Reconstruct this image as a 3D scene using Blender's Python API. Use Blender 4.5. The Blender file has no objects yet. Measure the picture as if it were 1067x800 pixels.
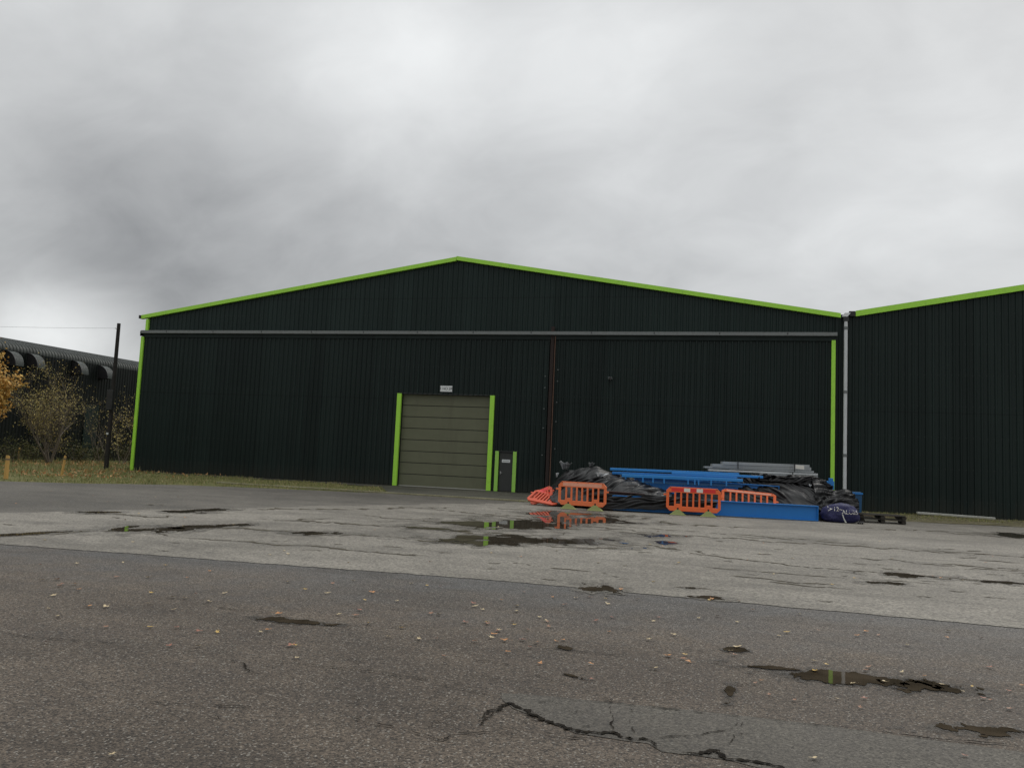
import bpy, math, random
from mathutils import Vector, noise, Matrix
random.seed(7)
R = math.radians
S = bpy.context.scene
col = S.collection

# ---------------------------------------------------------------- camera
F, PITCH, ROLL, YAW, DIST, EYE = 850/1067, .0898, .0444, .2627, 42.93, 1.8
CAM = Vector((DIST*math.sin(YAW), -DIST*math.cos(YAW), EYE))
fw = Vector((-math.sin(YAW)*math.cos(PITCH), math.cos(YAW)*math.cos(PITCH), math.sin(PITCH)))
_r = Vector((math.cos(YAW), math.sin(YAW), 0)); _u = _r.cross(fw)
rt = _r*math.cos(ROLL)+_u*math.sin(ROLL); up = -_r*math.sin(ROLL)+_u*math.cos(ROLL)
cd = bpy.data.cameras.new('camera'); cam = bpy.data.objects.new('camera', cd); col.objects.link(cam)
m = Matrix((rt, up, -fw)).transposed().to_4x4(); m.translation = CAM; cam.matrix_world = m
cd.sensor_fit = 'HORIZONTAL'; cd.sensor_width = 36; cd.lens = 36*F; cd.clip_end = 3000; cd.clip_start = .05
S.camera = cam

# ---------------------------------------------------------------- sky and sun
SUN_EL, SUN_AZ = 42, 25          # degrees; azimuth clockwise from +Y
def sdir(x, y):                    # direction through a point of the photograph's sky
    return (fw+rt*((x-533.5)/850)-up*((y-400)/850)).normalized()
wd = bpy.data.worlds.new('World'); S.world = wd; wd.use_nodes = True
nt = wd.node_tree; nt.nodes.clear(); N = nt.nodes.new; L = nt.links.new
out = N('ShaderNodeOutputWorld'); mix = N('ShaderNodeMixShader'); mix.inputs[0].default_value = .93
sky = N('ShaderNodeTexSky'); sky.sky_type = 'NISHITA'; sky.sun_disc = False
sky.sun_elevation = R(SUN_EL); sky.sun_rotation = R(SUN_AZ)
b1 = N('ShaderNodeBackground'); b1.inputs[1].default_value = .08; L(sky.outputs[0], b1.inputs[0])
b2 = N('ShaderNodeBackground'); b2.inputs[1].default_value = 1.0
tc = N('ShaderNodeTexCoord'); sp = N('ShaderNodeSeparateXYZ'); L(tc.outputs['Generated'], sp.inputs[0])
def M_(op, a, b=None, c=None, clamp=False, T=None):
    n = (T or nt).nodes.new('ShaderNodeMath'); n.operation = op; n.use_clamp = clamp
    for i, v in enumerate((a, b, c)):
        if v is None: continue
        if isinstance(v, (int, float)): n.inputs[i].default_value = v
        else: (T or nt).links.new(v, n.inputs[i])
    return n.outputs[0]
zz = M_('MAXIMUM', M_('ADD', sp.outputs[2], .55), .5)
cv = N('ShaderNodeCombineXYZ'); L(M_('DIVIDE', sp.outputs[0], zz), cv.inputs[0]); L(M_('DIVIDE', sp.outputs[1], zz), cv.inputs[1])
def wnoise(scale, detail, rough, off, dist=0):
    mp = N('ShaderNodeMapping'); mp.inputs['Location'].default_value = off; L(cv.outputs[0], mp.inputs[0])
    mp.inputs['Rotation'].default_value = (0, 0, .5); mp.inputs['Scale'].default_value = (1, 1.35, 1)
    n = N('ShaderNodeTexNoise'); n.inputs['Scale'].default_value = scale; n.inputs['Detail'].default_value = detail
    n.inputs['Roughness'].default_value = rough; n.inputs['Distortion'].default_value = dist; L(mp.outputs[0], n.inputs[0]); return n.outputs[0]
def blob(x, y, sharp, amt):
    d = sdir(x, y); dp = N('ShaderNodeVectorMath'); dp.operation = 'DOT_PRODUCT'; dp.inputs[1].default_value = d
    L(tc.outputs['Generated'], dp.inputs[0])
    e = M_('POWER', 2.718, M_('MULTIPLY', M_('SUBTRACT', dp.outputs['Value'], 1), sharp))
    return M_('MULTIPLY', e, amt)
v = M_('ADD', .55, M_('MULTIPLY', M_('SUBTRACT', wnoise(2.2, 4, .5, (3, 1, 0), .5), .5), .30))
v = M_('ADD', v, M_('MULTIPLY', M_('SUBTRACT', wnoise(6.5, 6, .55, (7, 2, 0), .4), .5), .26))
for b in [(60, 280, 70, -.20), (210, 282, 70, -.17), (60, 100, 22, .10), (385, 200, 60, -.05), (395, 72, 160, .26), (470, 30, 120, .10), (650, 48, 110, .20), (590, 140, 90, .06), (930, 90, 20, .06), (1040, 20, 40, .08), (35, 350, 480, .46), (110, 352, 700, .24), (985, 270, 50, .06), (0, 0, 60, .06)]:
    v = M_('ADD', v, blob(*b))
v = M_('ADD', v, M_('MULTIPLY', M_('MAXIMUM', M_('SUBTRACT', sp.outputs[2], .52), 0), 2.6))   # brighter towards the zenith
v = M_('MAXIMUM', v, .12)
cr = N('ShaderNodeCombineColor'); L(M_('MULTIPLY', v, .985), cr.inputs[0]); L(M_('MULTIPLY', v, 1.0), cr.inputs[1]); L(M_('ADD', M_('MULTIPLY', v, .99), .008), cr.inputs[2])
L(cr.outputs[0], b2.inputs[0]); L(b1.outputs[0], mix.inputs[1]); L(b2.outputs[0], mix.inputs[2]); L(mix.outputs[0], out.inputs[0])
sd = bpy.data.lights.new('sun', 'SUN'); sd.energy = .9; sd.angle = R(25); sd.color = (1, .96, .9)
so = bpy.data.objects.new('sun', sd); col.objects.link(so)
dirv = Vector((math.sin(R(SUN_AZ))*math.cos(R(SUN_EL)), math.cos(R(SUN_AZ))*math.cos(R(SUN_EL)), math.sin(R(SUN_EL))))
so.rotation_euler = dirv.to_track_quat('Z', 'Y').to_euler(); so.location = (0, 0, 60)
S.view_settings.view_transform = 'Standard'; S.view_settings.look = 'None'
S.view_settings.exposure = 0; S.view_settings.gamma = 1; S.view_settings.use_curve_mapping = False

# ---------------------------------------------------------------- helpers
def ray(x, y): return fw+rt*((x-533.5)/850)-up*((y-400)/850)
def gnd(x, y, z=0):
    d = ray(x, y); return CAM+d*((z-CAM.z)/d.z)
def at(x, y, Y):
    d = ray(x, y); return CAM+d*((Y-CAM.y)/d.y)
def atx(x, y, X):
    d = ray(x, y); return CAM+d*((X-CAM.x)/d.x)

def tag(o, label=None, cat=None, group=None, kind=None):
    if label: o['label'] = label
    if cat: o['category'] = cat
    if group: o['group'] = group
    if kind: o['kind'] = kind
    return o
def empty(name, loc=(0, 0, 0), rz=0):
    o = bpy.data.objects.new(name, None); col.objects.link(o); o.location = loc; o.rotation_euler = (0, 0, rz); o.empty_display_size = .3
    return o
class MB:
    def __init__(s): s.v = []; s.f = []; s.m = []
    def add(s, vs, fs, mi=0):
        k = len(s.v); s.v += [tuple(p) for p in vs]; s.f += [tuple(i+k for i in f) for f in fs]; s.m += [mi]*len(fs); return s
    def box(s, x0, x1, y0, y1, z0, z1, mi=0):
        vs = [(x, y, z) for z in (z0, z1) for y in (y0, y1) for x in (x0, x1)]
        return s.add(vs, [(0, 2, 3, 1), (4, 5, 7, 6), (0, 1, 5, 4), (2, 6, 7, 3), (0, 4, 6, 2), (1, 3, 7, 5)], mi)
    def beam(s, a, b, w, h, upv=(0, 0, 1), mi=0):   # box between two points
        a = Vector(a); b = Vector(b); d = (b-a).normalized(); sd_ = d.cross(Vector(upv)).normalized(); u = sd_.cross(d)
        vs = [p+sd_*(i*w/2)+u*(j*h/2) for p in (a, b) for j in (-1, 1) for i in (-1, 1)]
        return s.add(vs, [(0, 2, 3, 1), (4, 5, 7, 6), (0, 1, 5, 4), (2, 6, 7, 3), (0, 4, 6, 2), (1, 3, 7, 5)], mi)
    def tube(s, pts, rad, n=8, cap=True, mi=0):
        pts = [Vector(p) for p in pts]; k = len(s.v); rings = []
        for i, p in enumerate(pts):
            d = (pts[min(i+1, len(pts)-1)]-pts[max(i-1, 0)]).normalized()
            a = d.cross(Vector((0, 0, 1)) if abs(d.z) < .9 else Vector((1, 0, 0))).normalized(); b = d.cross(a)
            r = rad[i] if isinstance(rad, (list, tuple)) else rad
            rings.append([p+(a*math.cos(t)+b*math.sin(t))*r for t in [2*math.pi*j/n for j in range(n)]])
        vs = [q for rg in rings for q in rg]; fs = []
        for i in range(len(pts)-1):
            for j in range(n): fs.append((i*n+j, i*n+(j+1) % n, (i+1)*n+(j+1) % n, (i+1)*n+j))
        if cap: fs.append(tuple(range(n-1, -1, -1))); fs.append(tuple((len(pts)-1)*n+j for j in range(n)))
        return s.add(vs, fs, mi)
    def prism(s, poly, y0, y1, mi=0):      # polygon in XZ extruded along Y
        n = len(poly); vs = [(x, y0, z) for x, z in poly]+[(x, y1, z) for x, z in poly]
        fs = [tuple(range(n-1, -1, -1)), tuple(range(n, 2*n))]+[(i, (i+1) % n, n+(i+1) % n, n+i) for i in range(n)]
        return s.add(vs, fs, mi)
    def build(s, name, mat, parent=None, smooth=False, bevel=0):
        me = bpy.data.meshes.new(name); me.from_pydata(s.v, [], s.f)
        for mm in (mat if isinstance(mat, (list, tuple)) else [mat]): me.materials.append(mm)
        if any(s.m): me.polygons.foreach_set('material_index', s.m)
        if smooth: me.polygons.foreach_set('use_smooth', [True]*len(s.f))
        me.update(); o = bpy.data.objects.new(name, me); col.objects.link(o)
        if parent: o.parent = parent
        if bevel:
            b = o.modifiers.new('bevel', 'BEVEL'); b.width = bevel; b.segments = 2; b.limit_method = 'ANGLE'
        return o

# ---------------------------------------------------------------- materials
class NT:
    def __init__(s, name, rough=.6, spec=.5, metal=0):
        s.m = bpy.data.materials.new(name); s.m.use_nodes = True; s.t = s.m.node_tree; s.b = s.t.nodes['Principled BSDF']
        s.b.inputs['Roughness'].default_value = rough; s.b.inputs['Specular IOR Level'].default_value = spec; s.b.inputs['Metallic'].default_value = metal
        s.tc = s.t.nodes.new('ShaderNodeTexCoord')
    def link(s, a, b): s.t.links.new(a, b)
    def coord(s, scale=(1, 1, 1), loc=(0, 0, 0), rot=(0, 0, 0)):
        mp = s.t.nodes.new('ShaderNodeMapping'); mp.inputs['Scale'].default_value = scale; mp.inputs['Location'].default_value = loc; mp.inputs['Rotation'].default_value = rot
        s.link(s.tc.outputs['Object'], mp.inputs[0]); return mp.outputs[0]
    def noise(s, scale=5, detail=4, rough=.5, vec=None, dist=0):
        n = s.t.nodes.new('ShaderNodeTexNoise'); n.inputs['Scale'].default_value = scale; n.inputs['Detail'].default_value = detail
        n.inputs['Roughness'].default_value = rough; n.inputs['Distortion'].default_value = dist
        s.link(vec if vec is not None else s.tc.outputs['Object'], n.inputs['Vector']); return n.outputs[0]
    def voro(s, scale=5, feat='F1', vec=None, out='Distance', rand=1):
        n = s.t.nodes.new('ShaderNodeTexVoronoi'); n.feature = feat; n.inputs['Scale'].default_value = scale; n.inputs['Randomness'].default_value = rand
        s.link(vec if vec is not None else s.tc.outputs['Object'], n.inputs['Vector']); return n.outputs[out]
    def math(s, op, a, b=None, c=None, clamp=False): return M_(op, a, b, c, clamp, s.t)
    def ramp(s, fac, stops):
        n = s.t.nodes.new('ShaderNodeValToRGB'); e = n.color_ramp.elements
        while len(e) < len(stops): e.new(.5)
        for i, (p, c) in enumerate(stops):
            e[i].position = p; e[i].color = (*c, 1) if isinstance(c, tuple) else (c, c, c, 1)
        s.link(fac, n.inputs[0]); return n.outputs[0]
    def mix(s, fac, a, b, mode='MIX'):
        n = s.t.nodes.new('ShaderNodeMix'); n.data_type = 'RGBA'; n.blend_type = mode
        for i, v_ in ((0, fac), (6, a), (7, b)):
            if isinstance(v_, (int, float)): n.inputs[i].default_value = v_ if i == 0 else (v_, v_, v_, 1)
            elif isinstance(v_, tuple): n.inputs[i].default_value = (*v_, 1)
            else: s.link(v_, n.inputs[i])
        return n.outputs[2]
    def color(s, c):
        if isinstance(c, tuple): s.b.inputs['Base Color'].default_value = (*c, 1)
        else: s.link(c, s.b.inputs['Base Color'])
    def rough(s, r): s.link(r, s.b.inputs['Roughness'])
    def bump(s, h, strength=.3, dist=.02):
        n = s.t.nodes.new('ShaderNodeBump'); n.inputs['Strength'].default_value = strength; n.inputs['Distance'].default_value = dist
        s.link(h, n.inputs['Height']); s.link(n.outputs[0], s.b.inputs['Normal'])
    def sep(s, i, vec=None):
        n = s.t.nodes.new('ShaderNodeSeparateXYZ'); s.link(vec if vec is not None else s.tc.outputs['Object'], n.inputs[0]); return n.outputs[i]
def paint(name, c, rough=.5, var=.25, dirt=(.05, .045, .035), dirt_amt=.25, scale=3, bump=.05, metal=0, spec=.5):
    t = NT(name, rough, spec, metal)
    n1 = t.noise(scale, 6, .6); n2 = t.noise(scale*9, 4, .6)
    a = t.mix(n1, tuple(x*(1-var) for x in c), tuple(min(1, x*(1+var)) for x in c))
    d = t.ramp(t.math('ADD', t.math('MULTIPLY', n1, .5), t.math('MULTIPLY', n2, .5)), [(.48, 0.), (.68, 1.)])
    t.color(t.mix(t.math('MULTIPLY', d, dirt_amt), a, dirt)); t.rough(t.math('ADD', rough-.08, t.math('MULTIPLY', n2, .2)))
    if bump: t.bump(n2, bump, .01)
    return t.m
MT = {}
def asphalt(name, ca, cb, grain, pebble, seed, brown=None, coarse=1.0, bumpd=.008, rough=.75, streak=True):
    t = NT(name, rough, .35)
    big = t.noise(.16, 4, .55, t.coord(loc=(seed, seed*2, 0))); mid = t.noise(1.3, 5, .6, t.coord(loc=(seed, 0, 0)))
    lo = t.mix(t.ramp(t.math('ADD', t.math('MULTIPLY', big, .55), t.math('MULTIPLY', mid, .45)), [(.40, 0.), (.60, 1.)]), ca, cb)
    if brown:
        y = t.sep(1); f_ = t.ramp(t.math('ADD', t.math('DIVIDE', t.math('ADD', y, brown[1]), -3.2), t.math('MULTIPLY', t.math('SUBTRACT', mid, .5), 1.2)), [(0., 0.), (1., 1.)])
        lo = t.mix(f_, brown[2], lo)
    if streak:
        st = t.noise(1, 6, .65, t.coord(scale=(.22, .55, 1), rot=(0, 0, -.05)))
        lo = t.mix(t.math('MULTIPLY', t.ramp(st, [(.5, 0.), (.66, 1.)]), .55), lo, tuple(x*.62 for x in ca))
        st2 = t.noise(1, 5, .6, t.coord(scale=(.15, .4, 1), loc=(9, 4, 0), rot=(0, 0, .04)))
        lo = t.mix(t.math('MULTIPLY', t.ramp(st2, [(.52, 0.), (.75, 1.)]), .35), lo, tuple(min(1, x*1.35) for x in cb))
    sn = t.noise(.75, 5, .65, t.coord(scale=(.6, 1.5, 1), loc=(seed*3, 7, 0)), .8)
    lo = t.mix(t.math('MULTIPLY', t.ramp(sn, [(.52, 0.), (.66, 1.)]), .38), lo, tuple(x*.55 for x in ca))
    g = t.voro(62*coarse, 'F1', out='Color'); gs = t.sep(0, g)
    g2 = t.noise(140*coarse, 2, .6)
    sp_ = t.math('ADD', t.math('MULTIPLY', gs, .6), t.math('MULTIPLY', g2, .4))
    sp_ = t.ramp(sp_, [(.15, 1-grain), (.5, 1.), (.85, 1+grain)])
    c = t.mix(1., lo, sp_, 'MULTIPLY')
    c = t.mix(1., c, t.ramp(t.noise(26, 5, .75), [(.3, 1-grain*.45), (.7, 1+grain*.45)]), 'MULTIPLY')
    pb = t.math('MULTIPLY', t.ramp(t.sep(1, g), [(.93, 0.), (.96, 1.)]), pebble)
    c = t.mix(pb, c, (.34, .32, .28))
    pit = t.ramp(t.noise(22*coarse, 3, .6), [(.28, 1.), (.38, 0.)])
    c = t.mix(t.math('MULTIPLY', pit, .55), c, tuple(x*.35 for x in ca))
    t.color(c)
    dist_ = t.voro(62*coarse, 'F1')
    h = t.math('SUBTRACT', t.math('MULTIPLY', g2, .5), t.math('ADD', t.math('MULTIPLY', dist_, .9), pit))
    t.bump(h, .6, bumpd)
    t.rough(t.math('ADD', rough-.2, t.math('MULTIPLY', mid, .35)))
    return t.m
MT['asphalt'] = asphalt('asphalt', (.057, .0440, .0325), (.102, .0815, .0615), .9, .5, 3, brown=(1, 30.0, (.070, .067, .064)), coarse=1.35)
MT['pale'] = asphalt('weathered_surface', (.128, .117, .098), (.206, .190, .162), .5, .3, 11, coarse=.6)
MT['far_asphalt'] = asphalt('far_asphalt', (.066, .060, .050), (.112, .102, .086), .45, .2, 23, coarse=.6)
MT['patch'] = asphalt('patch_asphalt', (.060, .053, .043), (.088, .080, .066), .6, .2, 31, coarse=1.3, bumpd=.005, streak=False)
MT['apron'] = asphalt('apron_concrete', (.040, .040, .030), (.085, .080, .062), .4, .1, 41, coarse=.7)
MT['damp'] = asphalt('damp_surface', (.105, .095, .078), (.175, .160, .135), .5, .1, 51, rough=.5)
MT['damp_dark'] = asphalt('damp_asphalt', (.034, .029, .023), (.056, .048, .038), .5, .1, 53, rough=.5)
MT['kerb'] = asphalt('kerb_concrete', (.20, .185, .11), (.30, .28, .18), .35, .1, 61, coarse=.7, streak=False)
for k_ in ('damp', 'damp_dark'):
    T_ = MT[k_].node_tree; a_ = T_.nodes.new('ShaderNodeAttribute'); a_.attribute_name = 'wet'
    nz = T_.nodes.new('ShaderNodeTexNoise'); nz.inputs['Scale'].default_value = 9; nz.inputs['Detail'].default_value = 6; tc_ = T_.nodes.new('ShaderNodeTexCoord'); T_.links.new(tc_.outputs['Object'], nz.inputs[0])
    f_ = M_('MULTIPLY', M_('MULTIPLY', a_.outputs['Fac'], M_('MULTIPLY_ADD', nz.outputs[0], 3.2, -.6, T=T_), T=T_), 1.5, clamp=True, T=T_)
    T_.links.new(M_('MULTIPLY', f_, .85, T=T_), T_.nodes['Principled BSDF'].inputs['Alpha'])
t = NT('crack_dirt', .95, .1); t.color(t.ramp(t.noise(30, 3), [(.3, (.006, .005, .004)), (.7, (.022, .018, .013))])); MT['crack'] = t.m
t = NT('crack_moss', .95, .1); t.color(t.ramp(t.noise(12, 4), [(.35, (.055, .048, .036)), (.7, (.115, .102, .078))])); MT['joint'] = t.m
t = NT('puddle_water', .02, .5); t.b.inputs['IOR'].default_value = 1.33
t.color(t.ramp(t.noise(3, 5), [(.3, (.030, .023, .015)), (.7, (.070, .054, .037))])); t.bump(t.noise(4, 2, .5), .02, .01); MT['water'] = t.m
# ground beyond the yard
t = NT('verge_earth', .95, .2)
c = t.ramp(t.noise(.9, 7, .65), [(.3, (.08, .09, .032)), (.5, (.15, .155, .056)), (.62, (.21, .18, .08)), (.8, (.11, .12, .045))])
t.color(t.mix(t.math('MULTIPLY', t.ramp(t.noise(14, 4, .7), [(.45, 0.), (.6, 1.)]), .6), c, (.035, .032, .018))); t.bump(t.noise(20, 5, .7), .8, .05); MT['earth'] = t.m
t = NT('gravel_moss', .95, .2)
c = t.ramp(t.noise(1.2, 6, .6), [(.3, (.090, .085, .045)), (.5, (.13, .115, .065)), (.7, (.175, .160, .115))])
g = t.sep(0, t.voro(22, out='Color')); t.color(t.mix(1., c, t.ramp(g, [(0., .5), (1., 1.5)]), 'MULTIPLY')); t.bump(t.voro(22), .8, .03); MT['gravel'] = t.m

def cladding(name, base, light, rough=.42, pitch=1.0):
    t = NT(name, rough, .22)
    x = t.math('FLOOR', t.math('DIVIDE', t.sep(0), pitch)); y = t.math('FLOOR', t.math('DIVIDE', t.sep(1), pitch))
    cv_ = t.t.nodes.new('ShaderNodeCombineXYZ'); t.link(x, cv_.inputs[0]); t.link(y, cv_.inputs[1])
    w = t.t.nodes.new('ShaderNodeTexWhiteNoise'); t.link(cv_.outputs[0], w.inputs['Vector'])
    n = t.noise(1.2, 5, .6, t.coord(scale=(2.2, 2.2, .10))); n2 = t.noise(.35, 4, .6); n3 = t.noise(9, 5, .7)
    f_ = t.math('ADD', t.math('MULTIPLY', w.outputs[0], .30), t.math('ADD', t.math('MULTIPLY', n, .45), t.math('MULTIPLY', n2, .35)))
    c = t.mix(t.ramp(f_, [(.32, 0.), (.78, 1.)]), base, light)
    low = t.math('MULTIPLY', t.ramp(t.math('ADD', t.sep(2), t.math('MULTIPLY', t.math('SUBTRACT', n, .5), 1.6)), [(0., 1.), (.9, 0.)]), .45)
    c = t.mix(low, c, (.034, .032, .024))
    z_ = t.sep(2); lap = t.math('LESS_THAN', t.math('ABSOLUTE', t.math('SUBTRACT', t.math('MODULO', t.math('ADD', z_, .9), 5.6), .03)), .022)
    c = t.mix(t.math('MULTIPLY', lap, .55), c, (.002, .003, .003))
    fx = t.math('LESS_THAN', t.math('ABSOLUTE', t.math('SUBTRACT', t.math('MODULO', z_, 1.45), .7)), .022); fy = t.math('LESS_THAN', t.math('ABSOLUTE', t.math('SUBTRACT', t.math('MODULO', t.math('ADD', t.sep(0), 100.), .29), .14)), .022)
    c = t.mix(t.math('MULTIPLY', t.math('MULTIPLY', fx, fy), .8), c, (.035, .04, .038))
    sheen_ = t.math('MULTIPLY', t.ramp(t.noise(1, 5, .6, t.coord(scale=(5, 5, .12), loc=(5, 5, 5))), [(.55, 0.), (.75, 1.)]), .35); c = t.mix(sheen_, c, tuple(x_*1.9 for x_ in light)); t.color(c)  # pale vertical streaks of sheen painted into the sheet colour
    t.rough(t.math('ADD', rough-.12, t.math('MULTIPLY', n3, .3))); t.bump(n3, .05, .01); return t.m
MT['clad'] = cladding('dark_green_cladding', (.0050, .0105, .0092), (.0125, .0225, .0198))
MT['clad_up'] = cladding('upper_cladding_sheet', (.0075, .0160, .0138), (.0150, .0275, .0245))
MT['clad_shed'] = cladding('shed_cladding', (.0055, .0075, .0068), (.0150, .0185, .0165), pitch=1.6)
MT['roof'] = cladding('roof_sheet', (.05, .055, .052), (.09, .095, .09), .5)
MT['shed_roof'] = cladding('shed_roof_sheet', (.030, .034, .031), (.062, .069, .063), .5)
MT['hood'] = paint('hood_sheet', (.085, .098, .090), .5, .12, (.05, .055, .05), .25, .5)
MT['lime'] = paint('lime_paint', (.37, .74, .060), .4, .10, (.14, .22, .05), .4, 1.8)
MT['lime_dk'] = paint('lime_paint_worn', (.29, .58, .09), .45, .15, (.30, .36, .04), .4, 1.2)
MT['rail'] = paint('track_steel', (.165, .178, .176), .45, .25, (.06, .055, .045), .4, 1.2)
MT['black'] = paint('black_plastic', (.010, .010, .011), .5, .2)
MT['dark_steel'] = paint('dark_steel', (.018, .020, .020), .5, .3)
MT['rust'] = paint('rusty_steel', (.022, .012, .009), .8, .4, (.012, .010, .009), .5, 2)
MT['rust_l'] = paint('brown_conduit', (.135, .070, .045), .7, .3, (.06, .03, .02), .5, 2)
t = NT('shutter_paint', .5, .4); n = t.noise(1, 6, .6, t.coord(scale=(1.2, 1.2, 3))); n2 = t.noise(.8, 5, .6, t.coord(scale=(3, 1, .5), loc=(3, 3, 3)))
c = t.mix(n, (.108, .112, .068), (.145, .149, .094)); t.color(t.mix(t.math('MULTIPLY', t.ramp(n2, [(.5, 0.), (.75, 1.)]), .4), c, (.088, .086, .054))); t.bump(n, .05, .01); MT['shutter'] = t.m
MT['seal'] = paint('pale_seal', (.40, .40, .36), .6, .2, (.12, .11, .09), .6, 4)
MT['pdoor'] = paint('charcoal_door', (.028, .030, .028), .45, .15)
MT['white'] = paint('white_plate', (.66, .68, .68), .5, .05, (.4, .4, .38), .2, 6)
MT['pipe'] = paint('grey_pipe', (.58, .60, .61), .4, .1, (.22, .22, .21), .4, 2)
MT['ink'] = paint('ink', (.06, .065, .06), .6, .1)
MT['steel'] = paint('bright_steel', (.45, .45, .44), .35, .1, metal=.8)
MT['orange'] = paint('orange_plastic', (.82, .150, .040), .42, .14, (.42, .14, .07), .5, 3, spec=.4)
MT['orange_f'] = paint('faded_orange_plastic', (.82, .19, .065), .45, .14, (.5, .20, .12), .5, 3, spec=.4)
MT['orange_d'] = paint('fallen_orange_plastic', (.58, .085, .035), .45, .15, (.35, .06, .03), .4, 3, spec=.4)
MT['red'] = paint('red_reflective', (.70, .030, .025), .35, .1)
MT['rwhite'] = paint('white_reflective', (.72, .70, .64), .35, .1)
MT['rpink'] = paint('faded_reflective', (.78, .36, .24), .45, .2, (.7, .3, .2), .5, 5)
MT['foot'] = paint('yellow_green_plastic', (.23, .26, .075), .5, .2, (.14, .14, .06), .5, 6)
MT['blue'] = paint('blue_steel', (.007, .165, .500), .42, .16, (.04, .10, .17), .22, 2.2)
MT['blue_l'] = paint('light_blue_steel', (.020, .230, .600), .38, .15, (.06, .12, .2), .3, 2.2)
MT['blue_d'] = paint('dull_blue_plastic', (.010, .075, .180), .5, .2, (.02, .05, .09), .4, 3)
MT['maroon'] = paint('maroon_steel', (.055, .020, .018), .6, .3)
MT['silver'] = paint('galvanised_sheet', (.36, .385, .40), .38, .12, (.22, .23, .23), .35, 2, metal=.25)
MT['silver_w'] = paint('pale_sheet', (.52, .54, .55), .4, .08, (.33, .34, .34), .3, 2)
MT['wood'] = paint('dark_wet_wood', (.028, .023, .016), .75, .4, (.012, .010, .008), .5, 8, .3)
MT['timber'] = paint('weathered_timber', (.16, .125, .085), .8, .3, (.07, .055, .04), .5, 8, .3)
MT['post'] = paint('ochre_post', (.52, .31, .09), .75, .3, (.16, .10, .05), .5, 6, .2)
MT['pole'] = paint('creosoted_wood', (.014, .012, .010), .85, .4, (.03, .025, .02), .4, 5, .3)
t = NT('black_tarpaulin', .30, .30)
n = t.noise(2.2, 6, .6); n2 = t.noise(1, 5, .65, t.coord(scale=(9, 9, 2.5), rot=(.5, .3, .4)), 1.)
t.color(t.mix(n, (.004, .004, .0045), (.011, .0108, .0115))); t.bump(t.math('ADD', n2, t.math('MULTIPLY', t.noise(16, 3), .25)), .14, .03); t.rough(t.math('ADD', .24, t.math('MULTIPLY', n, .3))); MT['tarp'] = t.m
t = NT('blue_woven_sack', .5, .4); n = t.noise(6, 5, .6)
t.color(t.mix(n, (.006, .008, .040), (.030, .030, .120))); t.bump(t.noise(5, 6, .7, dist=1.), .8, .08); MT['sack'] = t.m
def leafmat(name, stops, rough=.6, scale=40):
    t = NT(name, rough, .25); w = t.t.nodes.new('ShaderNodeNewGeometry')
    r_ = w.outputs['Random Per Island']; t.color(t.ramp(r_, stops)); return t.m
MT['leaf_orange'] = leafmat('autumn_leaves', [(0., (.46, .24, .06)), (.35, (.64, .38, .10)), (.7, (.38, .26, .09)), (1., (.70, .46, .14))])
MT['leaf_brown'] = leafmat('dull_leaves', [(0., (.34, .27, .09)), (.4, (.46, .36, .12)), (.75, (.28, .27, .10)), (1., (.58, .42, .15))])
MT['leaf_olive'] = leafmat('olive_leaves', [(0., (.045, .055, .018)), (.5, (.075, .082, .028)), (1., (.14, .115, .04))])
MT['litter'] = leafmat('leaf_litter', [(0., (.34, .16, .06)), (.4, (.45, .25, .10)), (.8, (.24, .13, .06)), (1., (.50, .30, .13))])
MT['bark'] = paint('bark', (.16, .13, .10), .85, .3, (.03, .025, .02), .4, 12, .3)
MT['grass'] = leafmat('grass_blades', [(0., (.12, .14, .05)), (.35, (.22, .24, .08)), (.6, (.32, .27, .13)), (.86, (.17, .18, .07)), (1., (.45, .35, .20))], .7)
for nm, c in dict(leaf_y=(.50, .33, .08), leaf_o=(.42, .19, .06), leaf_b=(.24, .12, .065), leaf_p=(.48, .38, .22), leaf_r=(.26, .10, .06)).items():
    MT[nm] = paint('fallen_'+nm, c, .5, .3, tuple(x*.5 for x in c), .4, 30, 0)

# ---------------------------------------------------------------- ground
def sheet(name, poly, z, mat, label=None):
    mb = MB(); mb.add([(x, y, z) for x, y in poly], [tuple(range(len(poly)))]); o = mb.build(name, mat); tag(o, label, None, None, 'structure'); return o
def ragged(pts, amp, seed, step=.35, freq=1.2):
    res = []
    for i in range(len(pts)-1):
        a = Vector((*pts[i], 0)); b = Vector((*pts[i+1], 0)); n = max(1, int((b-a).length/step)); d = (b-a).normalized(); nn = Vector((-d.y, d.x, 0))
        for k in range(n):
            p = a+(b-a)*(k/n); o_ = noise.fractal(Vector((p.x*freq, p.y*freq, seed)), 1., 2., 4)
            res.append(tuple((p+nn*o_*amp)[:2]))
    res.append(tuple(pts[-1])); return res
sheet('ground', [(-600, -400), (600, -400), (600, 700), (-600, 700)], -.012, MT['earth'], 'rough grass and earth beyond the yard')
edge = ragged([(-120, -72), (-40, -29), (-16.4, -15.5), (-14.6, -14.5), (-11.6, -11.0), (-8.7, -9.7), (-3.4, -8.15)], .16, 3)
sheet('yard', edge+[(-3.3, -8.1), (-3.3, 0), (120, 0), (120, -120), (-120, -120)], 0, MT['asphalt'], 'dark worn asphalt of the yard')
farL = ragged([(3.4, -8.6), (1.6, -12.2), (-.6, -16.5), (-2.7, -21.0), (-5.2, -26.2), (-16, -30.4)], .5, 9, .2)
sheet('far_yard', [(x, y-.04) for x, y in edge if x > -38]+[(-3.2, -8.3), (3.2, -8.5)]+farL+[(-37.9, -30.4)], .003, MT['far_asphalt'], 'grey brown asphalt between the grass and the pale surface')
near = ragged([(-16, -30.45), (-.5, -30.4), (8, -29.75), (14.7, -30.0), (80, -31)], .06, 5, .08, 3.)
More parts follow.
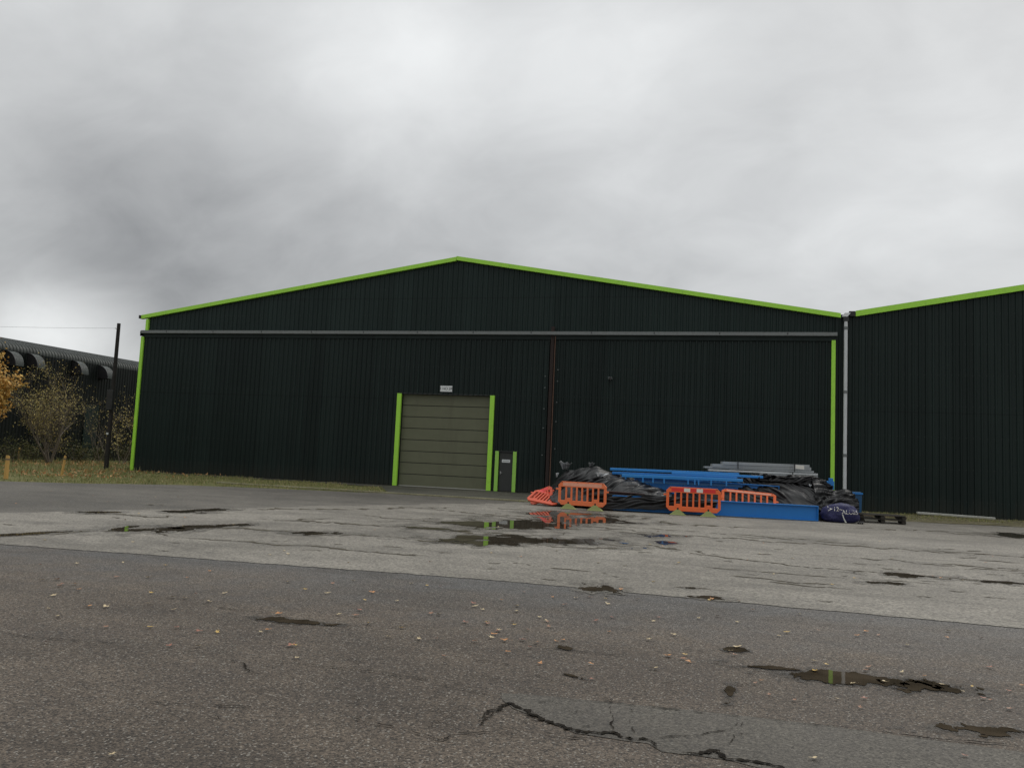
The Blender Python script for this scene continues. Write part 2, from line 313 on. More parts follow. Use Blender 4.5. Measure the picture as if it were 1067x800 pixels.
sheet('pale_yard', farL+near+[(80, -6.2)]+ragged([(60, -5.6), (24, -5.5), (17.2, -6.6), (12, -7), (6, -7.7), (3.4, -8.6)], .35, 14, .2), .007, MT['pale'], 'pale weathered hard standing in front of the sheds')
sheet('apron', [(-3.3, -7.9)]+[(4.4, -8.35), (16.8, -7.4), (16.8, -.02), (-23, -.02), (-23, -1.0)]+ragged([(-12, -1.0), (-6, -2.5), (-3.3, -7.9)], .3, 15), .011, MT['apron'], 'dark mossy concrete apron in front of the doors')
sheet('gravel_strip', [(16.8, -.02), (90, -.02)]+ragged([(90, -5.2), (24, -5.0), (17, -6.8)], .5, 16, .2), .012, MT['gravel'], 'mossy gravel strip along the right hand shed')
patch = ragged([tuple(gnd(x, y)[:2]) for x, y in [(522, 722), (560, 724), (600, 728), (640, 732), (700, 738), (760, 744), (830, 752), (920, 764), (1067, 784), (1100, 830), (900, 830), (760, 792), (690, 783), (676, 775), (640, 770), (600, 764), (560, 748), (535, 738), (524, 730), (522, 722)]], .012, 21, .05, 6)
sheet('asphalt_patch', patch[:-1], .004, MT['patch'], 'smoother asphalt patch bordered by a crack')

WET = []
def msquares(field, x0, x1, y0, y1, st, lvl, z):
    nx = int((x1-x0)/st)+1; ny = int((y1-y0)/st)+1
    g = [[field(x0+i*st, y0+j*st)-lvl for i in range(nx+1)] for j in range(ny+1)]
    vs = []; fs = []; WET.clear()
    for j in range(ny):
        for i in range(nx):
            q = [(i, j), (i+1, j), (i+1, j+1), (i, j+1)]; val = [g[b][a] for a, b in q]
            if max(val) <= 0: continue
            poly = []
            for k in range(4):
                a = q[k]; b = q[(k+1) % 4]; va = val[k]; vb = val[(k+1) % 4]
                if va > 0: WET.append(va); poly.append((x0+a[0]*st, y0+a[1]*st, z))
                if (va > 0) != (vb > 0):
                    s_ = va/(va-vb); WET.append(0.); poly.append((x0+(a[0]+(b[0]-a[0])*s_)*st, y0+(a[1]+(b[1]-a[1])*s_)*st, z))
            if len(poly) > 2: k0 = len(vs); vs += poly; fs.append(tuple(range(k0, k0+len(poly))))
    return vs, fs
def puddle(px, py, rx, ry, slope, seed, amp=1.0, damp=1.0, dark=False, label=None, water=True, freq=None):
    c = gnd(px, py); a = gnd(px+rx, py+rx*slope)-c; b = gnd(px, py-ry)-c
    det = a.x*b.y-a.y*b.x
    sc_ = 850/((c-CAM).dot(fw)); fr = freq or max(1.3, sc_/28)
    def field(x, y):
        dx, dy = x-c.x, y-c.y; u = (dx*b.y-dy*b.x)/det; v_ = (a.x*dy-a.y*dx)/det
        n_ = noise.fractal(Vector((x*fr, y*fr*.8, seed*3.7)), .6, 2.1, 6)+.5*noise.noise(Vector((x*fr*.3, y*fr*.3, seed)))
        return 1-math.sqrt(u*u+v_*v_)+n_*amp*.85
    ex = abs(a.x)*1.9+abs(b.x)*1.9; ey = abs(a.y)*1.9+abs(b.y)*1.9; st = max(.012, min(.09, min(ex, ey)/55, 1.6/sc_ if sc_ > 50 else 9)); st = max(st, math.sqrt(4*ex*ey/40000))
    zb = .0105 if not dark else .0055
    if py < 545: zb = .0135
    if damp:
        vs, fs = msquares(field, c.x-ex, c.x+ex, c.y-ey, c.y+ey, st, -.05-.40*damp, zb)
        if fs:
            mb = MB(); mb.add(vs, fs); o = mb.build('damp_patch', MT['damp_dark' if dark else 'damp']); at_ = o.data.attributes.new('wet', 'FLOAT', 'POINT'); at_.data.foreach_set('value', WET); tag(o, None, None, None, 'structure')
    if water:
        vs, fs = msquares(field, c.x-ex, c.x+ex, c.y-ey, c.y+ey, st, .30, zb+.004)
        if fs: mb = MB(); mb.add(vs, fs); tag(mb.build('puddle', MT['water']), label, None, None, 'structure')
PUD = [  # px, py, rx, ry, slope
 (165, 552, 66, 3.0, -.01, 1), (215, 549, 40, 1.8, -.04, 2), (205, 532.5, 34, 2.2, -.02, 3), (100, 534, 30, 1.0, -.01, 4), (20, 557, 30, 1.3, -.06, 5),
 (335, 556, 36, 1.9, .02, 6), (530, 546, 74, 5.0, .015, 7), (465, 552, 40, 1.3, .06, 8), (556, 563, 84, 4.6, .035, 9), (500, 566, 44, 2.4, .03, 10), (620, 541, 46, 4.4, .03, 12),
 (585, 535, 36, 2.8, .02, 11), (680, 558, 26, 2.0, .04, 13), (698, 566, 16, 1.8, .05, 14), (626, 612, 21, 4.6, .06, 15), (738, 623, 17, 2.2, .06, 16),
 (950, 600, 58, 2.0, .06, 17), (922, 607.5, 27, 2.0, .05, 18), (1062, 608, 40, 1.4, .05, 19), (1060, 558, 30, 2.6, .07, 20), (720, 613, 12, 1.2, .05, 22)]
for p in PUD: puddle(*p, label=None)
DP = [(895, 708, 135, 6.0, .098, 31), (965, 715, 44, 7.5, .10, 32), (1010, 760, 58, 6.0, .05, 33), (308, 648, 52, 2.8, .09, 34), (760, 722, 8, 11, -.3, 35), (800, 696, 42, 2.2, .08, 36),
      (594, 704, 17, 1.6, .24, 37), (588, 675, 14, 2.6, .12, 38), (765, 677, 14, 2.6, .1, 39), (1090, 765, 30, 3, .02, 43)]
for i, p in enumerate(DP): puddle(*p, dark=True, damp=.45, amp=.8)

# cracks and joints: ragged ribbons
def ribbon(mb, pts, w, seed, z, step=.04, wig=.03, gap=.0, freq=3.):
    P = [Vector((p[0], p[1], 0)) for p in pts]; L_ = [0]
    for i in range(len(P)-1): L_.append(L_[-1]+(P[i+1]-P[i]).length)
    n = max(4, int(L_[-1]/step)); left = []; prev = None
    for k in range(n+1):
        s_ = L_[-1]*k/n; i = 0
        while i < len(P)-2 and L_[i+1] < s_: i += 1
        d = (P[i+1]-P[i]); ln = max(1e-6, L_[i+1]-L_[i]); p = P[i]+d*((s_-L_[i])/ln); d = d.normalized(); nn = Vector((-d.y, d.x, 0))
        p = p+nn*wig*noise.fractal(Vector((s_*freq, seed, 0)), .8, 2.2, 5)
        ww = w*((.9 if w > .03 and step < .03 else .55)+.9*noise.fractal(Vector((s_*freq*1.6, seed+9, 4)), .8, 2., 4)+.35*random.uniform(-1, 1)); ww -= gap*w*max(0, noise.noise(Vector((s_*.7, seed, 8)))*2)
        taper = min(1, 6*k/n, 6*(n-k)/n); ww = max(0, ww*taper)
        cur = (p+nn*ww/2+Vector((0, 0, z)), p-nn*ww/2+Vector((0, 0, z)), ww)
        if prev and (prev[2] > .0008 or cur[2] > .0008): mb.add([prev[0], prev[1], cur[1], cur[0]], [(0, 1, 2, 3)])
        prev = cur
def G(l): return [gnd(x, y) for x, y in l]
mb = MB()
MAIN = [[(497, 753), (505, 745), (512, 741), (518, 741), (524, 736), (530, 733), (540, 738), (549, 741), (556, 746), (570, 752), (588, 758), (604, 763), (622, 764), (640, 764), (646, 768), (656, 771), (668, 771), (677, 771), (681, 777), (688, 783)],
        [(708, 786), (726, 786), (738, 784), (746, 782), (753, 790), (762, 792), (800, 797), (830, 806)], [(522, 741), (514, 745), (506, 752), (498, 757)], [(545, 742), (556, 750), (566, 753)], [(564, 765), (580, 767), (600, 770), (620, 771)]]
for i, l in enumerate(MAIN): ribbon(mb, G(l), (.036, .032, .020, .014, .016)[i], i*3.3, .012, .013, .030, freq=13)
tag(mb.build('main_crack', MT['crack']), 'deep jagged dark crack across the near asphalt', None, None, 'structure')
mb = MB()
FINE = [[(270, 688), (330, 694), (380, 699), (430, 706), (480, 714), (510, 717), (536, 722)], [(320, 698), (380, 705), (430, 708), (490, 720), (520, 724)], [(536, 722), (590, 729), (640, 733), (700, 740), (760, 746), (830, 753), (940, 766), (1067, 783)],
        [(345, 744), (380, 752), (420, 760), (450, 768), (460, 772), (478, 765)], [(270, 737), (220, 735), (180, 734), (140, 731)], [(636, 736), (637, 745), (640, 752), (638, 762)], [(657, 738), (658, 752), (662, 765)], [(680, 770), (720, 767), (760, 761), (772, 752)],
        [(772, 752), (765, 768), (756, 780)], [(0, 660), (40, 665), (80, 668), (130, 672)], [(740, 680), (700, 676), (660, 672)], [(200, 627), (240, 635), (290, 640)], [(480, 684), (500, 689), (540, 694)], [(540, 670), (600, 679), (660, 684)], [(470, 655), (430, 652), (400, 654)], [(920, 764), (990, 772), (1067, 778)], [(230, 686), (255, 692), (262, 702)], [(465, 765), (540, 764)]]
for i, l in enumerate(FINE): ribbon(mb, G(l), .015, 20+i*2.1, .0115, .02, .03, gap=.8, freq=5)
# crazing beside the main crack
random.seed(3)
for k in range(70):
    x = random.gauss(470, 110); y = 690+random.random()**1.0*75+(x-470)*.06
    if x > 530 and y > 725 and k % 3: continue
    l = [(x, y)]
    for j in range(random.randint(2, 4)): l.append((l[-1][0]+random.uniform(3, 12), l[-1][1]+random.uniform(-3.5, 4.5)))
    ribbon(mb, G(l), .007, 60+k, .0118, .02, .02, freq=8)
tag(mb.build('fine_cracks', MT['crack']), 'fine hairline cracks in the near asphalt', None, None, 'structure')
def pxw(l, k): x = sum(p[0] for p in l)/len(l); y = sum(p[1] for p in l)/len(l); d = 1530/max(18, y-453-x*.044); return k*d*d/1530
mb = MB()
JN = [[(0, 559), (60, 556), (120, 553), (170, 550)], [(170, 551), (240, 550), (330, 556), (400, 560), (460, 564), (530, 569)], [(180, 560), (240, 564), (330, 570), (380, 576), (450, 580)],
      [(60, 534), (120, 536), (150, 539), (200, 537)], [(260, 540), (330, 544), (420, 550), (500, 556), (560, 558), (600, 556)], [(530, 585), (570, 591), (620, 596), (660, 604)], [(430, 536), (520, 538), (600, 547), (680, 556), (760, 561), (800, 564), (870, 568), (930, 572), (1000, 577), (1067, 581)],
      [(820, 577), (900, 582), (960, 587), (1020, 591), (1067, 593)], [(700, 574), (760, 582), (830, 590), (880, 594), (930, 598)], [(640, 565), (700, 572), (760, 580)], [(760, 600), (830, 607), (880, 611)], [(800, 606), (840, 611), (890, 614)], [(880, 594), (960, 600), (1030, 606), (1067, 609)],
      [(530, 566), (600, 571), (660, 572)], [(345, 540), (300, 543), (380, 546)], [(1020, 583), (1067, 588)], [(760, 616), (700, 612)], [(1010, 621), (1050, 624)], [(150, 526), (190, 527)], [(0, 546), (40, 548)], [(650, 536), (700, 546), (800, 551)], [(880, 549), (960, 553), (1067, 561)], [(220, 531), (300, 531), (480, 529)]]
for i, l in enumerate(JN): ribbon(mb, G(l), pxw(l, 1.0), 200+i*1.7, .0125, .08, pxw(l, 1.6), gap=.7, freq=1.6)
random.seed(21)
for k in range(34):      # long scars running roughly along the sheds
    x0 = random.uniform(-4, 34); y0 = -29.2+21*random.random()**.8; ln = random.uniform(2.5, 9); sl = random.gauss(.0, .06)
    if y0 > -12 and 3 < x0 < 17: continue
    if x0 < -5+(-26-y0)*-.5: continue
    d_ = abs(y0+41.5); ribbon(mb, [Vector((x0+ln*q/4, y0+sl*ln*q/4+random.gauss(0, .12), 0)) for q in range(5)], .55*d_*d_/1530, 700+k, .0125, .08, .9*d_*d_/1530, gap=.8, freq=1.2)
random.seed(12)
for k in range(70):
    x = random.uniform(0, 1067); y = random.uniform(533, 560)+random.random()**1.5*50+x*.03
    if y > 562+x*.083: continue
    l = [(x, y)]; 
    for j in range(2): l.append((l[-1][0]+random.uniform(4, 14), l[-1][1]+random.uniform(-.4, 1.3)))
    ribbon(mb, G(l), pxw(l, .6), 300+k, .0125, .06, .10, gap=.5, freq=2)
tag(mb.build('surface_joints', MT['joint']), 'dark mossy joints and scars in the pale surface', None, None, 'structure')
# apron kerb, pale plinth
mb = MB(); a = gnd(398, 512.5); b = gnd(548, 522.0)
mb.beam((-12, -7.75, .03), (4.6, -8.4, .03), .16, .07); o = mb.build('kerb', MT['kerb'], bevel=.01); tag(o, 'thin pale kerb along the front of the mossy apron', None, None, 'structure')

# ---------------------------------------------------------------- warehouses
def profile(x0, x1, pitch, depth, marks=()):
    """trapezoid profile: list of (x, y) where y is -depth on the crowns"""
    xs = []; n = round((x1-x0)/pitch); p = (x1-x0)/n
    for i in range(n):
        a = x0+i*p
        xs += [(a, 0), (a+p*.56, 0), (a+p*.66, -depth), (a+p*.90, -depth)]
    xs.append((x1, 0))
    def ev(x):
        for (a, ya), (b, yb) in zip(xs, xs[1:]):
            if a <= x <= b: return ya+(yb-ya)*(x-a)/max(1e-9, b-a)
        return 0
    ms = [(m_, ev(m_)) for m_ in marks]
    return sorted(xs+ms)
def clad(x0, x1, y, top, bot, pitch=.29, depth=.045, holes=()):
    mb = MB(); marks = [h[0] for h in holes]+[h[1] for h in holes]
    pr = profile(x0, x1, pitch, depth, marks)
    if callable(top):
        ridge = getattr(top, 'ridge', None)
    for (xa, ya), (xb, yb) in zip(pr, pr[1:]):
        if xb-xa < 1e-6: continue
        xm = (xa+xb)/2; bz = bot
        for h in holes:
            if h[0] < xm < h[1]: bz = h[2]
        ta = top(xa) if callable(top) else top; tb = top(xb) if callable(top) else top
        mb.add([(xa, y+ya, bz), (xb, y+yb, bz), (xb, y+yb, tb), (xa, y+ya, ta)], [(0, 1, 2, 3)])
    return mb
XL, XR, H, HA, HR, LEN = -23.22, 16.24, 9.42, 12.51, 8.30, 62.
XM = (XL+XR)/2
def warehouse(XL, XR, H, HA, name, label):
    XM = (XL+XR)/2; w = empty(name, (XM, 20, 0)); o3 = []
    tag(w, label, 'warehouse')
    top = lambda x: H+(HA-H)*(1-abs(x-XM)/((XR-XL)/2))
    def P(mb, nm, mat, **k):
        o = mb.build(nm, mat, **k); o.parent = w; o.matrix_parent_inverse = Matrix.Translation((-XM, -20, 0)); return o
    # side walls, back wall
    mb = MB()
    for X, sgn in ((XL+.12, -1), (XR-.12, 1)):
        pr = profile(.3, LEN, .333, .04)
        for (a, da), (b, db) in zip(pr, pr[1:]): mb.add([(X-sgn*da*1, a, 0), (X-sgn*db*1, b, 0), (X-sgn*db, b, H-.05), (X-sgn*da, a, H-.05)], [(0, 1, 2, 3)])
    mb.add([(XL+.1, LEN, 0), (XR-.1, LEN, 0), (XR-.1, LEN, H), (XM, LEN, HA), (XL+.1, LEN, H)], [(0, 1, 2, 3, 4)])
    P(mb, 'side_wall', MT['clad'])
    # roof
    mb = MB()
    for sgn, xe in ((-1, XL-.25), (1, XR-.02 if name == 'green_warehouse' else XR)):
        ze = H-.05
        mb.add([(XM, .12, HA+.02), (xe, .12, ze), (xe, LEN, ze), (XM, LEN, HA+.02), (XM, .12, HA-.08), (xe, .12, ze-.1), (xe, LEN, ze-.1), (XM, LEN, HA-.08)], [(0, 1, 2, 3), (7, 6, 5, 4), (1, 5, 6, 2), (0, 4, 5, 1)])
    P(mb, 'roof', MT['roof'])
    return w, P, top
W1, P1, top1 = warehouse(XL, XR, H, HA, 'green_warehouse', 'dark green clad warehouse with lime trim and a roller door, centre of the yard')
# upper gable cladding
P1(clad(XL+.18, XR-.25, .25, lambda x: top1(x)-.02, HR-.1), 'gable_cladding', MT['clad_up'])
P1(clad(XR-.25, XR+.28, .16, lambda x: min(top1(min(x, XR))-.06, H+.05), 0), 'corner_cladding', MT['clad'])
# gable insert at the ridge: a tiny triangular crown
# sliding doors (lower cladding)
DX0, DX1, DH = -6.22, -1.12, 5.0
PX0, PX1, PH = -.52, .24, 2.06
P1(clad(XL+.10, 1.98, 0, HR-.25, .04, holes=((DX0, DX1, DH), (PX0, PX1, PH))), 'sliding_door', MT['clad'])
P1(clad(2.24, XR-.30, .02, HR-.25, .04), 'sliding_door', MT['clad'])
mb = MB(); mb.box(XL+.2, DX0-.3, .02, .20, 0, .10); mb.box(PX1+.3, XR-.4, .06, .20, 0, .10); P1(mb, 'plinth', MT['apron'])
# lime barge boards
def barge(P, xa, za, xb, zb, y0, y1, h, nm='barge_board'):
    mb = MB(); mb.add([(xa, y0, za-h), (xb, y0, zb-h), (xb, y0, zb), (xa, y0, za), (xa, y1, za-h), (xb, y1, zb-h), (xb, y1, zb), (xa, y1, za)],
        [(0, 1, 2, 3), (5, 4, 7, 6), (3, 2, 6, 7), (1, 0, 4, 5), (0, 3, 7, 4), (2, 1, 5, 6)]); return P(mb, nm, MT['lime'])
for a, b in (((XL-.30, H-.05), (XM-.01, HA+.09)), ((XR-.02, H+.0), (XM+.01, HA+.09))):
    x0_, z0_ = a; x1_, z1_ = b
    lo, hi = (a, b) if a[0] < b[0] else (b, a)
    barge(P1, lo[0], lo[1]+.04, hi[0], hi[1]+.0, .06, .30, .22)
# joints of the barge boards
for k in range(1, 7):
    for s_ in (-1, 1):
        mb = MB()
        x = XM+s_*k*3.05
        z = HA+.09-(HA+.1-H)*(abs(x-XM)/19.9)
        mb.box(x-.006, x+.006, .054, .062, z-.215, z-.01); P1(mb, 'barge_joint', MT['lime_dk'])
mb = MB(); mb.box(XL-.42, XL-.31, .0, .34, H-.22, H-.02); P1(mb, 'gutter_end', MT['black'])
mb = MB(); mb.box(XL+.02, XL+.20, .12, .34, HR+.2, H-.24); P1(mb, 'corner_trim', MT['lime'])
mb = MB(); mb.box(XL-.06, XL+.14, -.09, .16, .05, HR-.22); P1(mb, 'corner_trim', MT['lime'], bevel=.006)
mb = MB(); mb.box(XR-.44, XR-.26, -.09, .06, .02, HR-.22); P1(mb, 'corner_trim', MT['lime'], bevel=.006)
# door track along the facade
mb = MB(); mb.box(XL+.02, XR-.20, -.22, .24, HR-.03, HR+.14)
tr = P1(mb, 'door_track', MT['rail'])
mb = MB(); mb.box(XL-.02, XL+.018, -.24, .22, HR-.20, HR+.10); P1(mb, 'track_end', MT['dark_steel'])
mb = MB(); mb.box(XL+.06, XR-.24, -.08, .20, HR-.26, HR-.035); P1(mb, 'track_cover', MT['clad'])
for k in range(12):
    mb = MB(); x = XL+1.8+k*3.2; mb.box(x-.02, x+.02, -.230, -.218, HR+.02, HR+.12); P1(mb, 'track_strap', MT['dark_steel'])
# rusty seam post between the sliding doors
mb = MB(); mb.box(2.02, 2.19, -.10, .10, .02, HR+.42); sm = P1(mb, 'seam_post', MT['rust'])
mb = MB(); mb.tube([(2.27, -.13, .1), (2.27, -.13, HR-.1)], .022, 8); P1(mb, 'conduit', MT['rust_l'])
for k, z in enumerate((2.0, 3.4, 4.4, 5.5, 6.1)):
    for x in (1.80, 2.46): mb = MB(); z_ = z+(.35 if x > 2.1 else 0); mb.box(x-.035, x+.035, -.075, -.045, z_-.018, z_+.018); P1(mb, 'door_bolt', MT['rail'])
# sectional door
mb = MB(); ph = DH/8
for k in range(8):
    z0, z1 = .06+k*ph*(.995), .06+(k+1)*ph*.995-.035
    mb.box(DX0+.02, DX1-.02, .20, .26, z0, z1)
sd1 = P1(mb, 'sectional_door', MT['shutter'], bevel=.006)
mb = MB(); mb.box(DX0+.01, DX1-.01, .262, .30, .05, DH+.02); P1(mb, 'door_backing', MT['black'])
mb = MB(); mb.box(DX0+.02, DX1-.02, .17, .27, .013, .056); P1(mb, 'door_seal', MT['seal'])
mb = MB(); mb.box(DX0-.02, DX1+.02, -.02, .30, DH+.003, DH+.06); mb.box(DX0-.02, DX0, .0, .30, 0, DH); mb.box(DX1, DX1+.02, .0, .30, 0, DH); P1(mb, 'door_reveal', MT['dark_steel'])
for x in (DX0-.17, DX1+.03):
    mb = MB(); mb.box(x-.05, x+.19, -.11, .03, .02, DH+.02); P1(mb, 'door_post', MT['lime'], bevel=.006)
# personnel door
mb = MB(); mb.box(PX0+.02, PX1-.02, .02, .08, .03, PH-.03); pd = P1(mb, 'personnel_door', MT['pdoor'], bevel=.004)
mb = MB(); mb.box(PX0-.0, PX1+.0, .085, .12, .02, PH); mb.box(PX0-.16, PX1+.16, -.06, .05, PH+.01, PH+.06); P1(mb, 'door_frame', MT['dark_steel'])
mb = MB(); mb.box(PX0+.08, PX0+.20, -.03, .00, .98, 1.0); mb.box(PX0+.08, PX0+.12, -.0, .018, .92, 1.06); P1(mb, 'door_handle', MT['steel'])
mb = MB(); mb.box(-.36, .08, .004, .017, 1.53, 1.68); P1(mb, 'door_sign', MT['white'])
mb = MB(); mb.box(-.32, .04, .0015, .0035, 1.585, 1.615); P1(mb, 'sign_line', MT['rail'])
for x in (PX0-.20, PX1+.01):
    mb = MB(); mb.box(x, x+.19, -.10, .01, .02, PH+.05); P1(mb, 'door_post', MT['lime_dk'], bevel=.006)
# sign above the big door
def text(s_, size, loc, mat, parentfn, nm='lettering', rot=(R(90), 0, 0)):
    cu = bpy.data.curves.new(nm, 'FONT'); cu.body = s_; cu.size = size; cu.extrude = .002; cu.align_x = 'CENTER'; cu.align_y = 'CENTER'
    tmp = bpy.data.objects.new('tmp', cu); col.objects.link(tmp); dg = bpy.context.evaluated_depsgraph_get()
    me = bpy.data.meshes.new_from_object(tmp.evaluated_get(dg)); bpy.data.objects.remove(tmp); bpy.data.curves.remove(cu)
    me.transform(Matrix.Translation(loc) @ Matrix.Rotation(rot[0], 4, 'X')); mb = MB(); mb.add([v.co for v in me.vertices], [tuple(p.vertices) for p in me.polygons]); bpy.data.meshes.remove(me)
    return parentfn(mb, nm, mat)
sc0 = at(465, 405, -.06)
mb = MB(); mb.box(sc0.x-.34, sc0.x+.34, -.075, -.045, sc0.z-.16, sc0.z+.16); P1(mb, 'sign', MT['white'], bevel=.004)
text('1 HO.2R', .20, (sc0.x, -.0785, sc0.z), MT['ink'], P1)
# floodlight on the right sliding door
lc = at(636, 394, -.1); mb = MB(); mb.box(lc.x-.10, lc.x+.10, -.22, -.06, lc.z-.06, lc.z+.05); mb.box(lc.x-.02, lc.x+.02, -.08, .0, lc.z-.10, lc.z-.03); fl = P1(mb, 'security_light', MT['rail'], bevel=.01)
mb = MB(); mb.box(lc.x-.08, lc.x+.08, -.226, -.219, lc.z-.05, lc.z+.035); P1(mb, 'light_lens', MT['black'])

XL2 = XR+.36; XR2 = XL2+39.5
W2, P2, top2 = warehouse(XL2, XR2, H, HA+.15, 'green_warehouse', 'dark green clad warehouse cut off by the right edge, blank gable')
P2(clad(XL2-.02, XR2-.1, .14, lambda x: top2(x)-.03, 0), 'gable_cladding', MT['clad'])
xm2 = (XL2+XR2)/2
barge(P2, XL2+.28, H+.10, xm2-.01, HA+.26, -.02, .16, .27); barge(P2, xm2+.01, HA+.26, XR2+.3, H+.10, -.02, .16, .27)
mb = MB(); mb.box(XL2-.02, XL2+.26, -.05, .13, H-.18, H+.08); P2(mb, 'gutter_end', MT['black'], bevel=.02)
# valley outlet + downpipe
dp = empty('downpipe', (XR+.20, -.08, 0)); tag(dp, 'pale grey vertical downpipe in the joint between the two green warehouses', 'drainpipe')
def PD(mb, nm, mat, **k): o = mb.build(nm, mat, **k); o.parent = dp; o.matrix_parent_inverse = Matrix.Translation((-XR-.20, .08, 0)); return o
xp = XR+.20
mb = MB(); mb.tube([(xp, -.02, .05), (xp, -.02, H-.42)], .085, 14); PD(mb, 'pipe', MT['pipe'], smooth=False)
mb = MB(); mb.add([(xp-.20, -.12, H-.20), (xp+.06, -.12, H-.20), (xp+.06, .10, H-.20), (xp-.20, .10, H-.20), (xp-.06, -.12, H-.02), (xp+.20, -.12, H-.02), (xp+.20, .10, H-.02), (xp-.06, .10, H-.02)], [(0, 3, 2, 1), (4, 5, 6, 7), (0, 1, 5, 4), (1, 2, 6, 5), (2, 3, 7, 6), (3, 0, 4, 7)]); PD(mb, 'hopper', MT['white'])
mb = MB(); mb.box(xp-.12, xp+.12, -.12, .08, H-.42, H-.21); PD(mb, 'hopper_neck', MT['dark_steel'])
for z in (2.6, 5.6, H-.75):
    mb = MB(); mb.tube([(xp, -.02, z-.07), (xp, -.02, z+.07)], .10, 14); PD(mb, 'pipe_collar', MT['rail'])
a = at(955, 535.5, -.22); b = at(1036, 542.2, -.22)
mb = MB(); mb.beam((a.x, -.28, .11), (b.x, -.28, .05), .28, .10); tag(mb.build('concrete_kerb', MT['seal'], bevel=.02), 'pale concrete edging lying along the foot of the right warehouse wall', 'kerb')

# ---------------------------------------------------------------- old shed on the left
SX, SH = -40., 8.6
sh = empty('long_shed', (SX-10, 15, 0)); tag(sh, 'long dark shed with rounded eaves and hooded vents at the left edge', 'shed')
def PS(mb, nm, mat, **k): o = mb.build(nm, mat, **k); o.parent = sh; o.matrix_parent_inverse = Matrix.Translation((-SX+10, -15, 0)); return o
pr = profile(-42, 75, .30, .05); mb = MB(); mr = MB(); rr = .6
for (a, da), (b, db) in zip(pr, pr[1:]):
    mb.add([(SX-da, a, 0), (SX-db, b, 0), (SX-db, b, SH-rr), (SX-da, a, SH-rr)], [(0, 1, 2, 3)])
    arc = [(math.cos(t_)*1., math.sin(t_)) for t_ in [R(90*k/7) for k in range(8)]]
    for (c0, s0), (c1, s1) in zip(arc, arc[1:]):
        f0, f1 = rr-da, rr-db
        mr.add([(SX-rr+c0*f0, a, SH-rr+s0*f0), (SX-rr+c0*f1, b, SH-rr+s0*f1), (SX-rr+c1*f1, b, SH-rr+s1*f1), (SX-rr+c1*f0, a, SH-rr+s1*f0)], [(0, 1, 2, 3)])
    mr.add([(SX-rr, a, SH-da), (SX-rr, b, SH-db), (SX-16, b, SH+2.4-db), (SX-16, a, SH+2.4-da)], [(0, 1, 2, 3)])
PS(mb, 'side_wall', MT['clad_shed']); PS(mr, 'roof', MT['shed_roof'])
mb = MB(); mb.add([(SX-31, -42, 0), (SX, -42, 0), (SX, -42, SH-rr), (SX-.4, -42, SH-.3), (SX-rr, -42, SH), (SX-16, -42, SH+2.4), (SX-31, -42, SH)], [(0, 1, 2, 3, 4, 5, 6)]); PS(mb, 'end_wall', MT['clad_shed'])
mb = MB(); mb.add([(SX-31, 75, 0), (SX, 75, 0), (SX, 75, SH-rr), (SX-.4, 75, SH-.3), (SX-rr, 75, SH), (SX-16, 75, SH+2.4), (SX-31, 75, SH)], [(0, 1, 2, 3, 4, 5, 6)]); PS(mb, 'end_wall', MT['clad_shed'])
mb = MB(); mb.add([(SX-31, -42, 0), (SX-31, 75, 0), (SX-31, 75, SH), (SX-31, -42, SH)], [(0, 1, 2, 3)]); PS(mb, 'back_wall', MT['clad_shed'])
mb = MB(); mb.add([(SX-16, -42, SH+2.4), (SX-16, 75, SH+2.4), (SX-31, 75, SH), (SX-31, -42, SH)], [(0, 1, 2, 3)]); PS(mb, 'back_roof', MT['shed_roof'])
for px, py in ((12, 364.5), (35, 367.5), (81, 375), (108, 380)):
    q = atx(px, py, SX+.45); r_ = 1.08; Ln = .72; y0 = q.y-.15; z0 = q.z-r_*.93-.14
    mb = MB(); na = 10; pts = [(SX+math.sin(R(90*k/na))*r_*1.0, z0+math.cos(R(90*k/na))*r_) for k in range(na+1)]
    nl = 8
    for k in range(nl):
        ya, yb = y0+Ln*k/nl, y0+Ln*(k+1)/nl; ym = ya+(yb-ya)*.6
        for (xa, za), (xb, zb) in zip(pts, pts[1:]):
            mb.add([(xa, ya, za), (xb, ya, zb), (xb, ym, zb), (xa, ym, za)], [(0, 1, 2, 3)])
            e = .02; mb.add([(xa+e, ym, za+e), (xb+e, ym, zb+e), (xb+e, yb, zb+e), (xa+e, yb, za+e)], [(0, 1, 2, 3)])
    hd = PS(mb, 'vent_hood', MT['hood'])
    mb = MB()
    for yy in (y0+.03, y0+Ln-.03): mb.add([(SX, yy, z0)]+[(x, yy, z) for x, z in pts], [tuple(range(na+2))])
    mb.box(SX, SX+r_*.98, y0+.04, y0+Ln-.04, z0-.02, z0+.02)
    mb.tube([(x+.01, y0, z+.01) for x, z in pts], .03, 6)
    PS(mb, 'hood_cheek', MT['black'])
mb = MB(); a = atx(92, 440, SX+.08); mb.box(SX+.06, SX+.14, a.y-.5, a.y+1.0, 0, 4.6); PS(mb, 'shed_door', MT['clad_up'])

